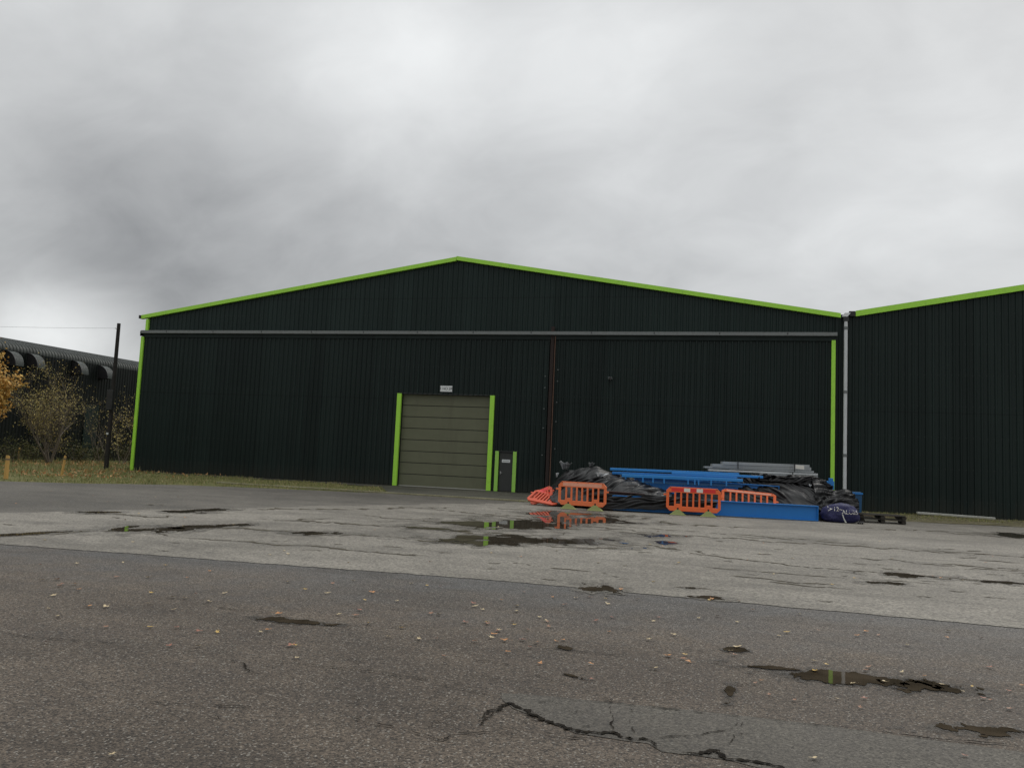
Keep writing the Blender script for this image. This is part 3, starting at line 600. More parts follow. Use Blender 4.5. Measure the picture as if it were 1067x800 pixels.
# ---------------------------------------------------------------- pole, wire, posts
pb = gnd(110.5, 489); ptop = at(121.5, 337, pb.y)
pl = empty('telegraph_pole', pb); tag(pl, 'tall dark wooden telegraph pole left of the green warehouse corner', 'pole')
mb = MB(); mb.tube([(0, 0, 0), (0, 0, ptop.z*.5), (0, 0, ptop.z)], [.14, .12, .105], 12); mb.build('pole_shaft', MT['pole'], pl)
mb = MB(); mb.box(-.21, .21, -.25, -.14, 3.6, 4.8); mb.build('equipment_box', MT['dark_steel'], pl, bevel=.01)
mb = MB(); mb.box(-.03, .06, -.20, -.13, 2.1, 2.22); mb.build('number_plate', MT['white'], pl)
mb = MB(); mb.tube([(0, -.14, ptop.z-.35), (-.02, -.26, ptop.z-.33)], .03, 6); mb.build('insulator', MT['pipe'], pl)
wa = Vector((pb.x-.02, pb.y-.2, ptop.z-.33)); wb = Vector((pb.x-44, pb.y-24, ptop.z+.2))
mb = MB(); mb.tube([wa.lerp(wb, k/24)-Vector((0, 0, 1.1*4*(k/24)*(1-k/24))) for k in range(25)], .006, 5); tag(mb.build('overhead_wire', MT['black']), 'thin overhead wire running left from the dark pole', 'wire')
def wpost(x, y, ytop, lab, w=.065, lean=0):
    p = gnd(x, y); q = at(x, ytop, p.y); h = q.z
    e = empty('marker_post', p); tag(e, lab, 'post', 'wooden marker posts in the grass')
    mb = MB(); mb.add([(-w, -w, 0), (w, -w, 0), (w, w, 0), (-w, w, 0), (-w*.85+lean, -w*.85, h), (w*.85+lean, -w*.85, h), (w*.85+lean, w*.85, h-.04), (-w*.85+lean, w*.85, h-.04)], [(0, 3, 2, 1), (4, 5, 6, 7), (0, 1, 5, 4), (1, 2, 6, 5), (2, 3, 7, 6), (3, 0, 4, 7)])
    mb.build('post_shaft', MT['post'], e, bevel=.01)
    mb = MB(); mb.box(-w*1.02+lean*.9, w*1.02+lean*.9, -w*1.02, w*1.02, h*.80, h*.86); mb.build('reflective_band', MT['timber'], e)
wpost(6, 499, 474, 'wooden marker post at the far left edge of the grass'); wpost(64, 496, 474, 'leaning ochre marker post on the grass in front of the bare tree', .045, .12); wpost(19, 480, 466, 'smaller marker post farther back on the grass beside the autumn tree', .05)

# ---------------------------------------------------------------- vegetation
def quad(mb, p, s_, rnd):
    a = Vector((rnd.gauss(0, 1), rnd.gauss(0, 1), rnd.gauss(0, 1))).normalized(); b = a.cross(Vector((rnd.gauss(0, 1), rnd.gauss(0, 1), rnd.gauss(0, 1)))).normalized()
    mb.add([p-a*s_, p+b*s_*.5, p+a*s_, p-b*s_*.5], [(0, 1, 2, 3)])
def tree(name, loc, label, cat, h, spread, stems, leafmat_, nleaf, lsize, seed, levels=4, crown_low=.1, leaf_clump=.25, trunk_r=.09, single=False, group=None):
    rnd = random.Random(seed); e = empty(name, loc); tag(e, label, cat, group); br = MB(); tips = []
    def grow(p, d, ln, r, lv):
        pts = [p]; rs = [r]; n = 4
        for k in range(n):
            d = (d+Vector((rnd.gauss(0, .13), rnd.gauss(0, .13), rnd.gauss(.03, .06)))).normalized(); p = p+d*ln/n; pts.append(p); rs.append(r*(1-.55*(k+1)/n))
            if lv < levels and (k > 0 or not single or lv > 0):
                for _ in range(1 if lv == 0 else rnd.randint(1, 2)):
                    dd = (d+Vector((rnd.gauss(0, .6), rnd.gauss(0, .6), rnd.gauss(.1, .35)))).normalized(); grow(p, dd, ln*rnd.uniform(.42, .66), rs[-1]*.6, lv+1)
            if lv >= levels-1: tips.append(p)
        br.tube(pts, rs, 5 if lv > 1 else 7, False)
    for s_ in range(stems):
        a = 2*math.pi*s_/stems+rnd.uniform(-.4, .4); k = spread*rnd.uniform(.3, 1)
        grow(Vector((math.cos(a)*.12*(stems > 1), math.sin(a)*.12*(stems > 1), 0)), Vector((math.cos(a)*k, math.sin(a)*k, 1)).normalized(), h*rnd.uniform(.52, .72), trunk_r, 0)
    br.build('branches' if stems > 1 else 'trunk', MT['bark'], e)
    lf = MB()
    for _ in range(nleaf):
        p = rnd.choice(tips)+Vector((rnd.gauss(0, leaf_clump), rnd.gauss(0, leaf_clump), rnd.gauss(0, leaf_clump)))
        if p.z < h*crown_low: continue
        quad(lf, p, lsize*rnd.uniform(.5, 1.2), rnd)
    lf.build('foliage', MT[leafmat_], e); return e
def vz(x, y, ytop, Y=None):
    p = gnd(x, y); return p, at(x, ytop, p.y).z
p = Vector((-36.5, -.5, 0)); 
def place(px, X):       # ground point straight below a column of the photograph at a given world X
    d = ray(px, 470); k = (X-CAM.x)/d.x; q = CAM+d*k; return Vector((q.x, q.y, 0)), lambda ytop: (CAM+ray(px, ytop)*k).z
p, f_ = place(-20, -31); tree('autumn_tree', p, 'tree with orange autumn leaves cut by the left edge', 'tree', f_(398), .22, 1, 'leaf_orange', 7000, .12, 5, 4, .16, .26, .11, True)
p, f_ = place(52, -34); tree('bare_tree', p, 'sparse bushy tree with thin brown leaves in front of the old shed', 'tree', f_(398)*.95, .55, 7, 'leaf_brown', 4600, .058, 11, 4, .06, .16, .06)
p, f_ = place(128, -33); tree('thin_shrub', p, 'thin yellowing shrub between the pole and the warehouse corner', 'shrub', f_(418), .25, 3, 'leaf_brown', 900, .07, 15, 3, .05, .2, .035)
p, f_ = place(104, -35); tree('thin_shrub', p, 'leafless thin shrub just left of the dark pole', 'shrub', f_(420), .3, 3, 'leaf_brown', 260, .055, 17, 3, .05, .2, .03)
BL = ['low olive bush at the far left behind the posts', 'low olive bush left of the bare tree foot', 'low olive bush right of the bare tree foot', 'low olive bush beside the foot of the dark pole', 'low bramble by the warehouse corner']
for i, (px, X, tp, sp_) in enumerate(((14, -35, 452, .9), (34, -36.5, 458, .8), (82, -36, 455, .9), (104, -36, 464, .8), (131, -34, 461, .6))):
    p, f_ = place(px, X); tree('low_bush', p, BL[i], 'bush', max(.7, f_(tp)*.8), sp_, 6, 'leaf_olive', 800, .075, 40+i, 2, 0, .28, .02, group='low bushes along the old shed')

import numpy as np
def inpoly(x, y, poly):
    c = False; j = len(poly)-1
    for i in range(len(poly)):
        if (poly[i][1] > y) != (poly[j][1] > y) and x < (poly[j][0]-poly[i][0])*(y-poly[i][1])/(poly[j][1]-poly[i][1])+poly[i][0]: c = not c
        j = i
    return c
GP = edge+[(-3.3, -7.9), (-6, -2.5), (-12, -1.0), (-23.3, -.35), (-23.6, 6), (-39.6, 30), (-39.6, -20), (-39.6, -29.5)]
def blades(poly, n, hmin, hmax, w, seed, dens=None, box=None):
    rnd = random.Random(seed); mb = MB(); k = 0; V_ = []; F_ = []
    xs = [p[0] for p in poly]; ys = [p[1] for p in poly]; bx = box or (min(xs), max(xs), min(ys), max(ys)); tries = 0
    while k < n and tries < n*12:
        tries += 1; x = rnd.uniform(bx[0], bx[1]); y = rnd.uniform(bx[2], bx[3])
        if not inpoly(x, y, poly): continue
        dn = noise.fractal(Vector((x*.5, y*.5, seed)), .8, 2, 3)
        if dn < rnd.uniform(-.6, .3): continue
        k += 1; hh = rnd.uniform(hmin, hmax)*(1+.8*max(0, dn)); a = rnd.uniform(0, 6.28); dx, dy = math.cos(a)*w/2, math.sin(a)*w/2; l = hh*.6; lx, ly = rnd.gauss(0, l*.5), rnd.gauss(0, l*.5); b = len(V_)
        V_ += [(x-dx, y-dy, -.01), (x+dx, y+dy, -.01), (x+dx*.6+lx*.4, y+dy*.6+ly*.4, hh*.6), (x-dx*.6+lx*.4, y-dy*.6+ly*.4, hh*.6), (x+lx, y+ly, hh)]
        F_ += [(b, b+1, b+2, b+3), (b+3, b+2, b+4)]
    mb.add(V_, F_); return mb
tag(blades(GP, 34000, .03, .11, .03, 5, box=(-39.6, -3.3, -30, 12)).build('grass', MT['grass']), 'rough autumn grass along the old shed and the warehouse foot', 'grass', kind='stuff')
tag(blades(GP, 2200, .18, .38, .03, 6, box=(-39.6, -20, -16, 20)).build('tall_weeds', MT['grass']), 'taller dry weeds in front of the old shed', 'weeds', kind='stuff')
tag(blades([(2.6, -8.6), (5.0, -9.4), (6, -7.5), (12, -6.6), (17, -6), (17, -.3), (30, -.3), (40, -.3), (40, -1.2), (24, -2.4), (17.5, -5.5), (12, -7.4), (6, -8.4)], 5200, .03, .10, .02, 8).build('moss_weeds', MT['grass']), 'short weeds along the apron and the right warehouse', 'weeds', kind='stuff')
rnd = random.Random(9); lb = MB()
for _ in range(4200):
    x = rnd.uniform(-38, -16); y = rnd.uniform(-12, 12)
    if not inpoly(x, y, GP) or noise.noise(Vector((x*.25, y*.25, 3))) < rnd.uniform(-.3, .3): continue
    quad(lb, Vector((x, y, rnd.uniform(.04, .14))), .07, rnd)
tag(lb.build('leaf_litter', MT['litter']), 'orange leaf litter on the grass under the trees', 'leaves', kind='stuff')

# ---------------------------------------------------------------- fallen leaves on the asphalt
def leafmesh(seed, mat):
    rnd = random.Random(seed); mb = MB(); n = 15; v_ = [(0, 0, .004)]
    lob = rnd.choice((3, 5)); 
    for k in range(n):
        a = 2*math.pi*k/n; r_ = .5*(.62+.30*math.cos(lob*a)+rnd.uniform(-.08, .08)); x, y = r_*math.cos(a)*1.15, r_*math.sin(a)*.85
        v_.append((x, y, .02+.22*(x*x)+.10*abs(y)+rnd.uniform(0, .05)))
    mb.add(v_, [(0, k+1, (k+1) % n+1) for k in range(n)]); mb.add([(-.5, -.012, .03), (-.5, .012, .03), (-.95, .03, .10), (-.95, .01, .10)], [(0, 1, 2, 3)])
    me = bpy.data.meshes.new('leaf'); me.from_pydata(mb.v, [], mb.f); me.materials.append(MT[mat]); return me
KIND = {'y': ('leaf_y', 'yellow'), 'o': ('leaf_o', 'orange'), 'b': ('leaf_b', 'brown'), 'p': ('leaf_p', 'pale buff'), 'r': ('leaf_r', 'reddish')}
LM = {k: [leafmesh(ord(k)*7+i, KIND[k][0]) for i in range(2)] for k in KIND}
NAMED = [(78, 608, 'o'), (82, 614, 'o'), (44, 604, 'p'), (80, 587, 'p'), (42, 588, 'o'), (128, 586, 'p'), (318, 614, 'y'), (341, 618, 'p'), (380, 625, 'y'), (414, 626, 'p'), (445, 610, 'y'), (388, 617, 'o'), (457, 640, 'p'), (507, 648, 'y'), (484, 648, 'r'), (518, 657, 'r'), (536, 651, 'y'), (419, 654, 'y'), (371, 641, 'b'), (353, 640, 'p'),
 (539, 631, 'p'), (576, 622, 'o'), (633, 629, 'p'), (600, 623, 'p'), (664, 624, 'p'), (681, 647, 'p'), (702, 661, 'p'), (728, 644, 'p'), (768, 648, 'p'), (742, 624, 'o'), (770, 626, 'o'), (739, 625, 'y'), (676, 666, 'p'), (696, 683, 'o'), (714, 682, 'y'), (717, 689, 'o'), (712, 686, 'b'), (768, 674, 'p'), (760, 678, 'p'), (765, 682, 'b'),
 (849, 699, 'y'), (861, 692, 'y'), (893, 662, 'o'), (905, 695, 'b'), (940, 700, 'p'), (963, 704, 'o'), (945, 672, 'p'), (988, 657, 'p'), (981, 713, 'p'), (1013, 715, 'y'), (1003, 720, 'p'), (1024, 727, 'r'), (1032, 729, 'b'), (1065, 714, 'o'), (888, 712, 'p'), (921, 710, 'p'), (867, 609, 'y'), (980, 602, 'o'), (972, 600, 'b'), (990, 603, 'p'), (512, 576, 'y'), (448, 585, 'o'), (363, 586, 'y'), (595, 581, 'r'), (681, 606, 'y'), (647, 614, 'o'), (1005, 787, 'r'), (848, 790, 'p'), (117, 786, 'p'), (281, 578, 'p'), (300, 577, 'p'), (300, 606, 'p'), (62, 610, 'b'), (110, 632, 'p'), (60, 642, 'p'), (180, 622, 'p'), (192, 623, 'p'), (262, 608, 'p'), (181, 635, 'p')]
rl = random.Random(77); pts = [(x, y, k) for x, y, k in NAMED]
for _ in range(80):
    x = rl.uniform(0, 1067); y = 570+x*.083+rl.random()**1.6*95; pts.append((x, y, rl.choice('yopbpprb')))
for _ in range(18): pts.append((rl.gauss(530, 50), rl.gauss(655, 14), rl.choice('robbp')))
for _ in range(45):
    x = rl.uniform(0, 1067); y = rl.uniform(508, 562)+x*.05; pts.append((x, y, rl.choice('pybo')))
for x, y, k in pts:
    g = gnd(x, y, .012); o = bpy.data.objects.new('fallen_leaf', rl.choice(LM[k])); col.objects.link(o)
    s_ = rl.uniform(.05, .085)*(1.15 if y < 700 else .8); o.location = g; o.scale = (s_, s_, s_); o.rotation_euler = (rl.uniform(-.2, .2), rl.uniform(-.2, .2), rl.uniform(0, 6.28))
    o.location.z += .004
    sf_ = 'pale surface' if y < 567+x*.083 else 'dark asphalt'
    zn = 'in front of the safety barriers' if y < 545 and 520 < x < 880 else 'close to the roller door puddles' if y < 575 and 380 < x < 640 else 'toward the grass verge' if y < 560 and x <= 380 else 'in the loose cluster at the middle' if 460 < x < 600 and 630 < y < 680 else 'beside the long puddle on the right' if 740 < x < 1067 and 685 < y < 740 else 'near the jagged crack' if y > 700 else 'in the left third' if x < 355 else 'in the middle third' if x < 711 else 'in the right third'
    tag(o, '%s fallen leaf on the %s, %s' % (KIND[k][1], sf_, zn), 'leaf', '%s leaves scattered over the yard' % KIND[k][1])

# ---------------------------------------------------------------- barriers
def barrier(label, loc, rz, mat, strip, feet=True, rot=None, W=1.0, hgt=.86, segs='rwrwr', top=.20):
    e = empty('safety_barrier', loc, rz); tag(e, label, 'barrier', 'orange plastic safety barriers round the heap')
    if rot: e.rotation_euler = rot
    zb = .14; ch = .13; mb = MB(); T = .028; zt = zb+hgt
    mb.prism([(-W, zt-top), (W, zt-top), (W, zt-ch*top/.2), (W-ch, zt), (-W+ch, zt), (-W, zt-ch*top/.2)], -T, T)
    mb.prism([(-W+ch, zb), (W-ch, zb), (W, zb+ch), (W, zb+.17), (-W, zb+.17), (-W, zb+ch)], -T, T)
    n = 8; z0, z1 = zb+.168, zt-top+.002
    mb.box(-W+.002, -W+.10, -T+.003, T-.003, z0, z1); mb.box(W-.10, W-.002, -T+.003, T-.003, z0, z1)
    sl = (2*W-.2)/n
    for k in range(1, n): x = -W+.10+k*sl; mb.box(x-.032, x+.032, -T+.003, T-.003, z0, z1)
    for k in (1, 6): x0 = -W+.10+k*sl; mb.box(x0+.034, x0+sl-.034, -T+.005, T-.005, z0, z0+.09)
    mb.box(-W-.10, -W+.01, -.02, .02, zt-.32, zt-.26); mb.box(W-.01, W+.08, -.02, .02, zt-.34, zt-.28)
    mb.build('frame', MT[mat], e, bevel=.008)
    nseg = len(segs); wseg = (2*W-.36)/nseg
    for c in set(segs):
        mb = MB()
        for k, s_ in enumerate(segs):
            if s_ == c: x0 = -W+.18+k*wseg; mb.box(x0+.002, x0+wseg-.002, -T-.004, -T-.0005, zt-top*.82, zt-.035)
        mb.build('reflective_strip', MT[{'r': 'red', 'w': 'rwhite', 'p': 'rpink'}[c]], e)
    mb = MB()
    for x in (-W+.14, W-.14, -W*.2, W*.25): mb.box(x-.022, x+.022, -T-.003, T+.003, zt-.045, zt-.020)
    mb.build('lug_hole', MT['black'], e)
    if feet:
        for k in (1, 6):
            x0 = -W+.10+(k+.5)*sl; mb = MB(); a, b, c_, d_ = .30, .13, .07, .05
            mb.add([(x0-a, -b, 0), (x0+a, -b, 0), (x0+a, b, 0), (x0-a, b, 0), (x0-a*.8, -b*.8, .04), (x0+a*.8, -b*.8, .04), (x0+a*.8, b*.8, .04), (x0-a*.8, b*.8, .04), (x0-c_, -d_, .19), (x0+c_, -d_, .19), (x0+c_, d_, .19), (x0-c_, d_, .19)],
                   [(0, 3, 2, 1), (0, 1, 5, 4), (1, 2, 6, 5), (2, 3, 7, 6), (3, 0, 4, 7), (4, 5, 9, 8), (5, 6, 10, 9), (6, 7, 11, 10), (7, 4, 8, 11), (8, 9, 10, 11)])
            mb.build('barrier_foot', MT['foot'], e, bevel=.01)
            mb = MB(); mb.box(x0-.03, x0+.03, -.034, .034, zb+.02, zb+.12); mb.build('foot_socket', MT['black'], e)
    return e
def base(px, py): g = gnd(px, py); g.z = .012; return g
b1 = base(606, 531.3); barrier('orange safety barrier with a faded pink strip, standing left of centre of the heap', b1, R(-9), 'orange_f', 'p', segs='ppppp', W=.93)
b2 = base(722, 537.6); barrier('orange safety barrier with red and white reflective strip, standing in front of the blue beam', b2, R(-2), 'orange', 'rw', segs='rrwrwrr', W=.96)
# third: leaning back on the tarpaulin behind the beam
b3 = at(780, 529, -10.22); b3.z = .07
barrier('orange safety barrier leaning on the black tarpaulin behind the blue beam', b3, 0, 'orange', 'r', False, rot=(R(-20), R(3.2), R(8)), W=.98, hgt=.80, segs='ppppp', top=.11)
b4 = base(558, 527); b4.z = .02
barrier('collapsed red orange safety barrier lying tilted at the left end of the heap', b4+Vector((.08, .1, .04)), 0, 'orange_d', 'rw', False, rot=(R(-64), R(6), R(-16)), W=.66, hgt=.90, segs='rrrww')
barrier('orange safety barrier propped on its end behind the collapsed one', b4+Vector((.10, .62, .02)), 0, 'orange_d', 'r', False, rot=(R(-38), R(-24), R(-10)), W=.50, hgt=.62, segs='rrr')

# ---------------------------------------------------------------- steelwork heap
def ibeam(name, a, b, h, w, mat, label, tf=.03, group=None):
    a = Vector(a); b = Vector(b); d = (b-a); e = empty(name, (a+b)/2, math.atan2(d.y, d.x)); tag(e, label, 'steel beam', group)
    L_ = d.length/2; sl = (b.z-a.z)/2
    def bx(x0, x1, y0, y1, z0, z1, nm, mt):
        mb = MB(); mb.add([(x, y, z+sl*x/L_) for z in (z0, z1) for y in (y0, y1) for x in (x0, x1)], [(0, 2, 3, 1), (4, 5, 7, 6), (0, 1, 5, 4), (2, 6, 7, 3), (0, 4, 6, 2), (1, 3, 7, 5)]); return mb.build(nm, MT[mt], e, bevel=.004)
    bx(-L_, L_, -w/2, w/2, h-tf, h, 'flange', mat); bx(-L_, L_, -w/2, w/2, 0, tf, 'flange', mat); bx(-L_, L_, -.012, .012, tf, h-tf, 'web', mat)
    mb = MB()
    for k in (-1, 1): mb.box(k*(L_-.02)-.012, k*(L_-.02)+.012, -w/2-.002, w/2+.002, .002+sl*k, h-.002+sl*k)
    mb.build('end_plate', MT[mat], e); return e
ibeam('steel_beam', (7.0, -11.0, .05), (14.28, -9.95, .02), .54, .20, 'blue', 'long blue steel beam lying along the front of the heap', .035)
ibeam('steel_beam', (7.6, -9.2, .72), (13.0, -8.9, .62), .56, .22, 'blue', 'blue steel beam set higher in the heap, seen between the two tarpaulins', .03)
def rail(nm, a, b, w, h, mat, label, cat, Y, Y2=None, caps=True):
    pa = at(a[0], a[1], Y); pb_ = at(b[0], b[1], Y2 or Y); c = (pa+pb_)/2; e = empty(nm, c); tag(e, label, cat)
    mb = MB(); mb.beam(pa-c, pb_-c, w, h); mb.build('rail', MT[mat], e, bevel=.012)
    if caps:
        d = (pb_-pa).normalized(); mb = MB()
        for q in (pa-c, pb_-c): mb.beam(q-d*.008, q+d*.008, w*.8, h*.8)
        mb.build('end_cap', MT['blue_d'] if 'blue' in mat else MT['dark_steel'], e)
    return e, c
rail('steel_rail', (636, 488.5), (770, 494), .20, .10, 'blue_l', 'topmost light blue steel rail on the heap', 'steel rail', -8.7, -8.4)
rail('steel_rail', (638, 492.5), (768, 498), .12, .10, 'blue', 'darker blue steel rail just below the topmost rail', 'steel rail', -9.2, -9.0)
rail('steel_rail', (700, 492.5), (795, 497.0), .14, .09, 'blue_l', 'light blue steel rail whose end reaches the right tarpaulin', 'steel rail', -8.9, -8.7)
e, c = rail('ladder_frame', (648, 495.3), (774, 500.5), .10, .12, 'blue_l', 'blue ladder frame with short uprights under the top rails', 'steel frame', -9.5, -9.3)
pa = at(655, 501.5, -9.5)-c; pb_ = at(772, 506.5, -9.3)-c; mb = MB(); mb.beam(pa, pb_, .08, .06); mb.build('lower_rail', MT['blue_d'], e)
for x in (652, 670, 680.5, 692, 717, 724, 728, 741, 757):
    q0 = at(x, 496.5+(x-652)*.042, -9.5)-c; q1 = at(x, 502+(x-655)*.042, -9.5)-c; mb = MB(); mb.beam(q0, q1, .05, .05, (0, 1, 0)); mb.build('upright', MT['blue_l'], e)
# maroon channel
pa = at(632, 514.5, -10.9); pb_ = at(672, 517.5, -10.7); c = (pa+pb_)/2
e = empty('maroon_channel', c); tag(e, 'short dark maroon steel channel resting on the left tarpaulin', 'steel channel'); mb = MB(); mb.beam(pa-c, pb_-c, .14, .03); mb.beam(pa-c+Vector((0, 0, .10)), pb_-c+Vector((0, 0, .10)), .14, .025); mb.beam(pa-c+Vector((0, .05, .05)), pb_-c+Vector((0, .05, .05)), .02, .08); mb.build('channel', MT['maroon'], e)
# bundles of pale sheets
def sheetpack(label, rows, Y, depth, straps, mat='silver', wrap=None):
    a0 = at(rows[0][0], rows[0][1], Y); e = empty('sheet_bundle', a0); tag(e, label, 'metal sheets', 'pale sheet bundles on top of the heap')
    for i, (x0, y0, x1, y1, th, mt) in enumerate(rows):
        pa = at(x0, y0, Y)-a0; pb_ = at(x1, y1, Y+.4)-a0; off = Vector((0, depth/2+i*.015, -th/2)); mb = MB(); n = max(1, int(th/.035))
        for k in range(n): mb.beam(pa+off+Vector((0, .004*(k % 2), th*(k+.5)/n-th/2)), pb_+off+Vector((0, .004*(k % 2), th*(k+.5)/n-th/2)), depth, th/n*.93)
        mb.build('sheets', MT[mt], e)
    mb = MB()
    for x, yt, yb in straps:
        p0 = at(x, yt, Y)-a0+Vector((0, -.005, .01)); p1 = at(x, yb, Y)-a0+Vector((0, -.005, -.01)); mb.beam(p0, p1, .035, .006, (0, 1, 0)); mb.beam(p0, p0+Vector((0, depth, 0)), .035, .012)
    mb.build('strap', MT['black'], e)
    if wrap:
        p0 = at(wrap[0], wrap[1], Y)-a0; p1 = at(wrap[2], wrap[3], Y)-a0; mb = MB(); mb.add([(p0.x, -.012+p0.y, p0.z), (p1.x, -.008+p0.y, p0.z-.02), (p1.x, -.008+p0.y, p1.z), (p0.x, -.012+p0.y, p1.z+.02)], [(0, 3, 2, 1)]); mb.build('wrap_label', MT['rwhite'], e)
    return e
sheetpack('upper strapped bundle of pale galvanised sheets on top of the heap', [(752, 480.6, 842, 484.2, .11, 'silver'), (741, 482.9, 844, 486.8, .12, 'silver'), (733, 485.4, 847, 490.6, .07, 'silver')], -8.0, .9, [(769, 480.8, 488.2), (828, 483.3, 491)], wrap=(829, 484.2, 838, 489.0))
sheetpack('thin lower layer of pale sheets under the strapped bundle', [(737, 488.3, 851, 493.2, .075, 'silver_w'), (790, 493.0, 850, 495.6, .05, 'silver')], -8.0, .9, [(826, 492, 496)])
e = empty('timber_bearer', (12.3, -7.4, 0)); 
tag(e, 'stack of weathered timber bearers under the pale sheets', 'timber')
mb = MB()
for k in range(9): mb.box(-.07+.01*(k % 2), .07+.01*(k % 2), -.45, .45, .012+k*.14, .012+k*.14+.13)
for k in range(9): mb.box(1.8, 1.94, -.45, .45, .012+k*.14, .012+k*.14+.13)
mb.build('bearers', MT['timber'], e)

# ---------------------------------------------------------------- tarpaulins
def lerp_px(pts, u):
    # u in 0..1 along x of the polyline
    x0, x1 = pts[0][0], pts[-1][0]; x = x0+(x1-x0)*u
    for (a, b), (c_, d_) in zip(pts, pts[1:]):
        if x <= c_+1e-6: return x, b+(d_-b)*(x-a)/max(1e-6, c_-a)
    return pts[-1]
def crumple(x, z, seed, diag, f):
    rn = random.Random(seed*13+1); wx = x+.22*noise.noise(Vector((x*1.1, z*1.1, seed))); wz = z+.22*noise.noise(Vector((x*1.1+9, z*1.1, seed))); t_ = 0
    for k in range(5):
        a = math.atan2(1, diag)+rn.gauss(0, .5); fr = f*(.18+.20*k)*rn.uniform(.8, 1.25); u = (wx*math.sin(a)-wz*math.cos(a))*fr+rn.random()*5
        m_ = .5+.5*noise.noise(Vector((x*.8+k*7, z*.8, seed+k))); tr_ = abs((u % 1)-.5)*4-1
        t_ += tr_*(1.15*m_)/(1+.75*k)
    for k in range(4):
        a = math.atan2(1, diag)+rn.gauss(0, .30); fr = f*rn.uniform(.35, .9); u = (wx*math.sin(a)-wz*math.cos(a))*fr+rn.random()*5
        m_ = max(0, .22+noise.noise(Vector((x*.9+k*5, z*.9, seed+k+20)))); c_ = abs((u % 1)-.5)
        t_ += m_*.8*(1.0*math.exp(-(c_/.075)**2)-1.2*math.exp(-((c_-.17)/.06)**2))
    return t_*.8+.035*noise.fractal(Vector((x*7, z*7, seed)), .8, 2, 3)
def tarp(label, top, bot, Yt, Yb, seed, amp=.11, diag=.8, belly=.25, nu=220, nv=72, back=1.6, freq=2.2, mat='tarp', name='tarpaulin', cat='tarpaulin', rag=.03, zmin=.03):
    V_ = []; F_ = []
    for i in range(nu+1):
        u = i/nu; tx, ty = lerp_px(top, u); bx_, by = lerp_px(bot, u)
        yt = Yt(u) if callable(Yt) else Yt; yb = Yb(u) if callable(Yb) else Yb
        T = at(tx, ty, yt); B = at(bx_, by, yb)
        B.z = max(zmin, B.z+rag*noise.fractal(Vector((u*14, seed, 3)), .8, 2, 3)); T.z = max(T.z, B.z+.03)
        for j in range(nv+1):
            v_ = j/nv
            if v_ < .78:
                s_ = v_/.78; p = B.lerp(T, s_); p.y -= belly*math.sin(math.pi*s_**1.2)*.8; p.z += belly*.35*math.sin(math.pi*s_)
                w_ = math.sin(math.pi*min(1, s_*1.15)*.5+.25)
            else:
                s_ = (v_-.78)/.22; p = T+Vector((0, back*s_, -(T.z-.05)*(s_**2.2))); w_ = max(.25, 1-s_)
            dsp = amp*crumple(p.x, p.z*1.3+p.y*.5, seed, diag, freq)*w_
            p = p+Vector((0, -dsp*.9, dsp*.42))
            p.z = max(p.z, zmin*.5+.012)
            V_.append(p)
    c = sum(V_, Vector())/len(V_); c.z = 0
    for i in range(nu):
        for j in range(nv): a = i*(nv+1)+j; F_.append((a, a+nv+1, a+nv+2, a+1))
    mb = MB(); mb.add([p-c for p in V_], F_); o = mb.build(name, MT[mat], None, True); o.location = c
    sf = o.modifiers.new('thick', 'SOLIDIFY'); sf.thickness = .006
    tag(o, label, cat); return o
tarp('black tarpaulin draped over the left end of the heap behind the barriers', [(568, 512), (574, 506), (581, 498), (590, 490), (600, 488.5), (612, 485.5), (622, 485.5), (632, 490), (645, 494), (662, 498.5), (680, 506), (700, 514)],
     [(575, 522), (581, 524), (590, 526), (610, 525), (630, 519), (650, 516), (672, 516), (690, 518), (700, 519.5)], lambda u: -8.9-.4*u, lambda u: -10.6-.3*u, 2, .17, 1.0, .18, freq=1.35)
tarp('dark tarpaulin skirt hanging over the lower left of the blue beam', [(612, 515), (630, 514), (650, 515), (675, 515.5), (700, 517), (720, 519), (748, 522)], [(614, 530), (640, 530.5), (660, 529.5), (680, 531), (700, 530), (720, 532), (745, 530)], lambda u: -11.22+.58*u, lambda u: -11.32+.6*u, 5, .07, 2.2, .02, 160, 50, .8, 2.2)
tarp('large black tarpaulin draped over the right half of the heap', [(688, 514), (700, 510), (715, 505.5), (735, 501.5), (757, 498.5), (785, 497), (810, 496.5), (835, 498), (848, 500.5), (858, 508)],
     [(688, 521), (705, 521), (720, 520), (748, 524), (775, 527), (800, 527.5), (825, 527.5), (851, 528.5), (862, 538)], lambda u: -8.6+.25*u, lambda u: -9.72+.1*u, 8, .12, -1.0, .05)
tarp('crumpled black tarpaulin bundled on top of the heap beside the pale sheets', [(782, 494.5), (800, 494), (815, 495.5), (830, 494), (846, 495), (858, 500), (868, 506)], [(782, 499), (800, 501), (815, 502), (830, 503), (846, 506), (858, 512), (868, 516)], -8.35, -8.75, 11, .16, 1.4, .10, 100, 30, .8, 4.2)
tarp('crumpled black tarpaulin falling over the right end of the heap', [(846, 498), (856, 504), (864, 509), (872, 510.5), (880, 508.5), (888, 511.5), (894, 520)], [(852, 544), (858, 541), (866, 534), (874, 532), (882, 531), (889, 531), (895, 533)], -8.6, lambda u: -9.75+.3*u, 14, .16, 1.2, .15, 120, 44, 1.0, 3.6)
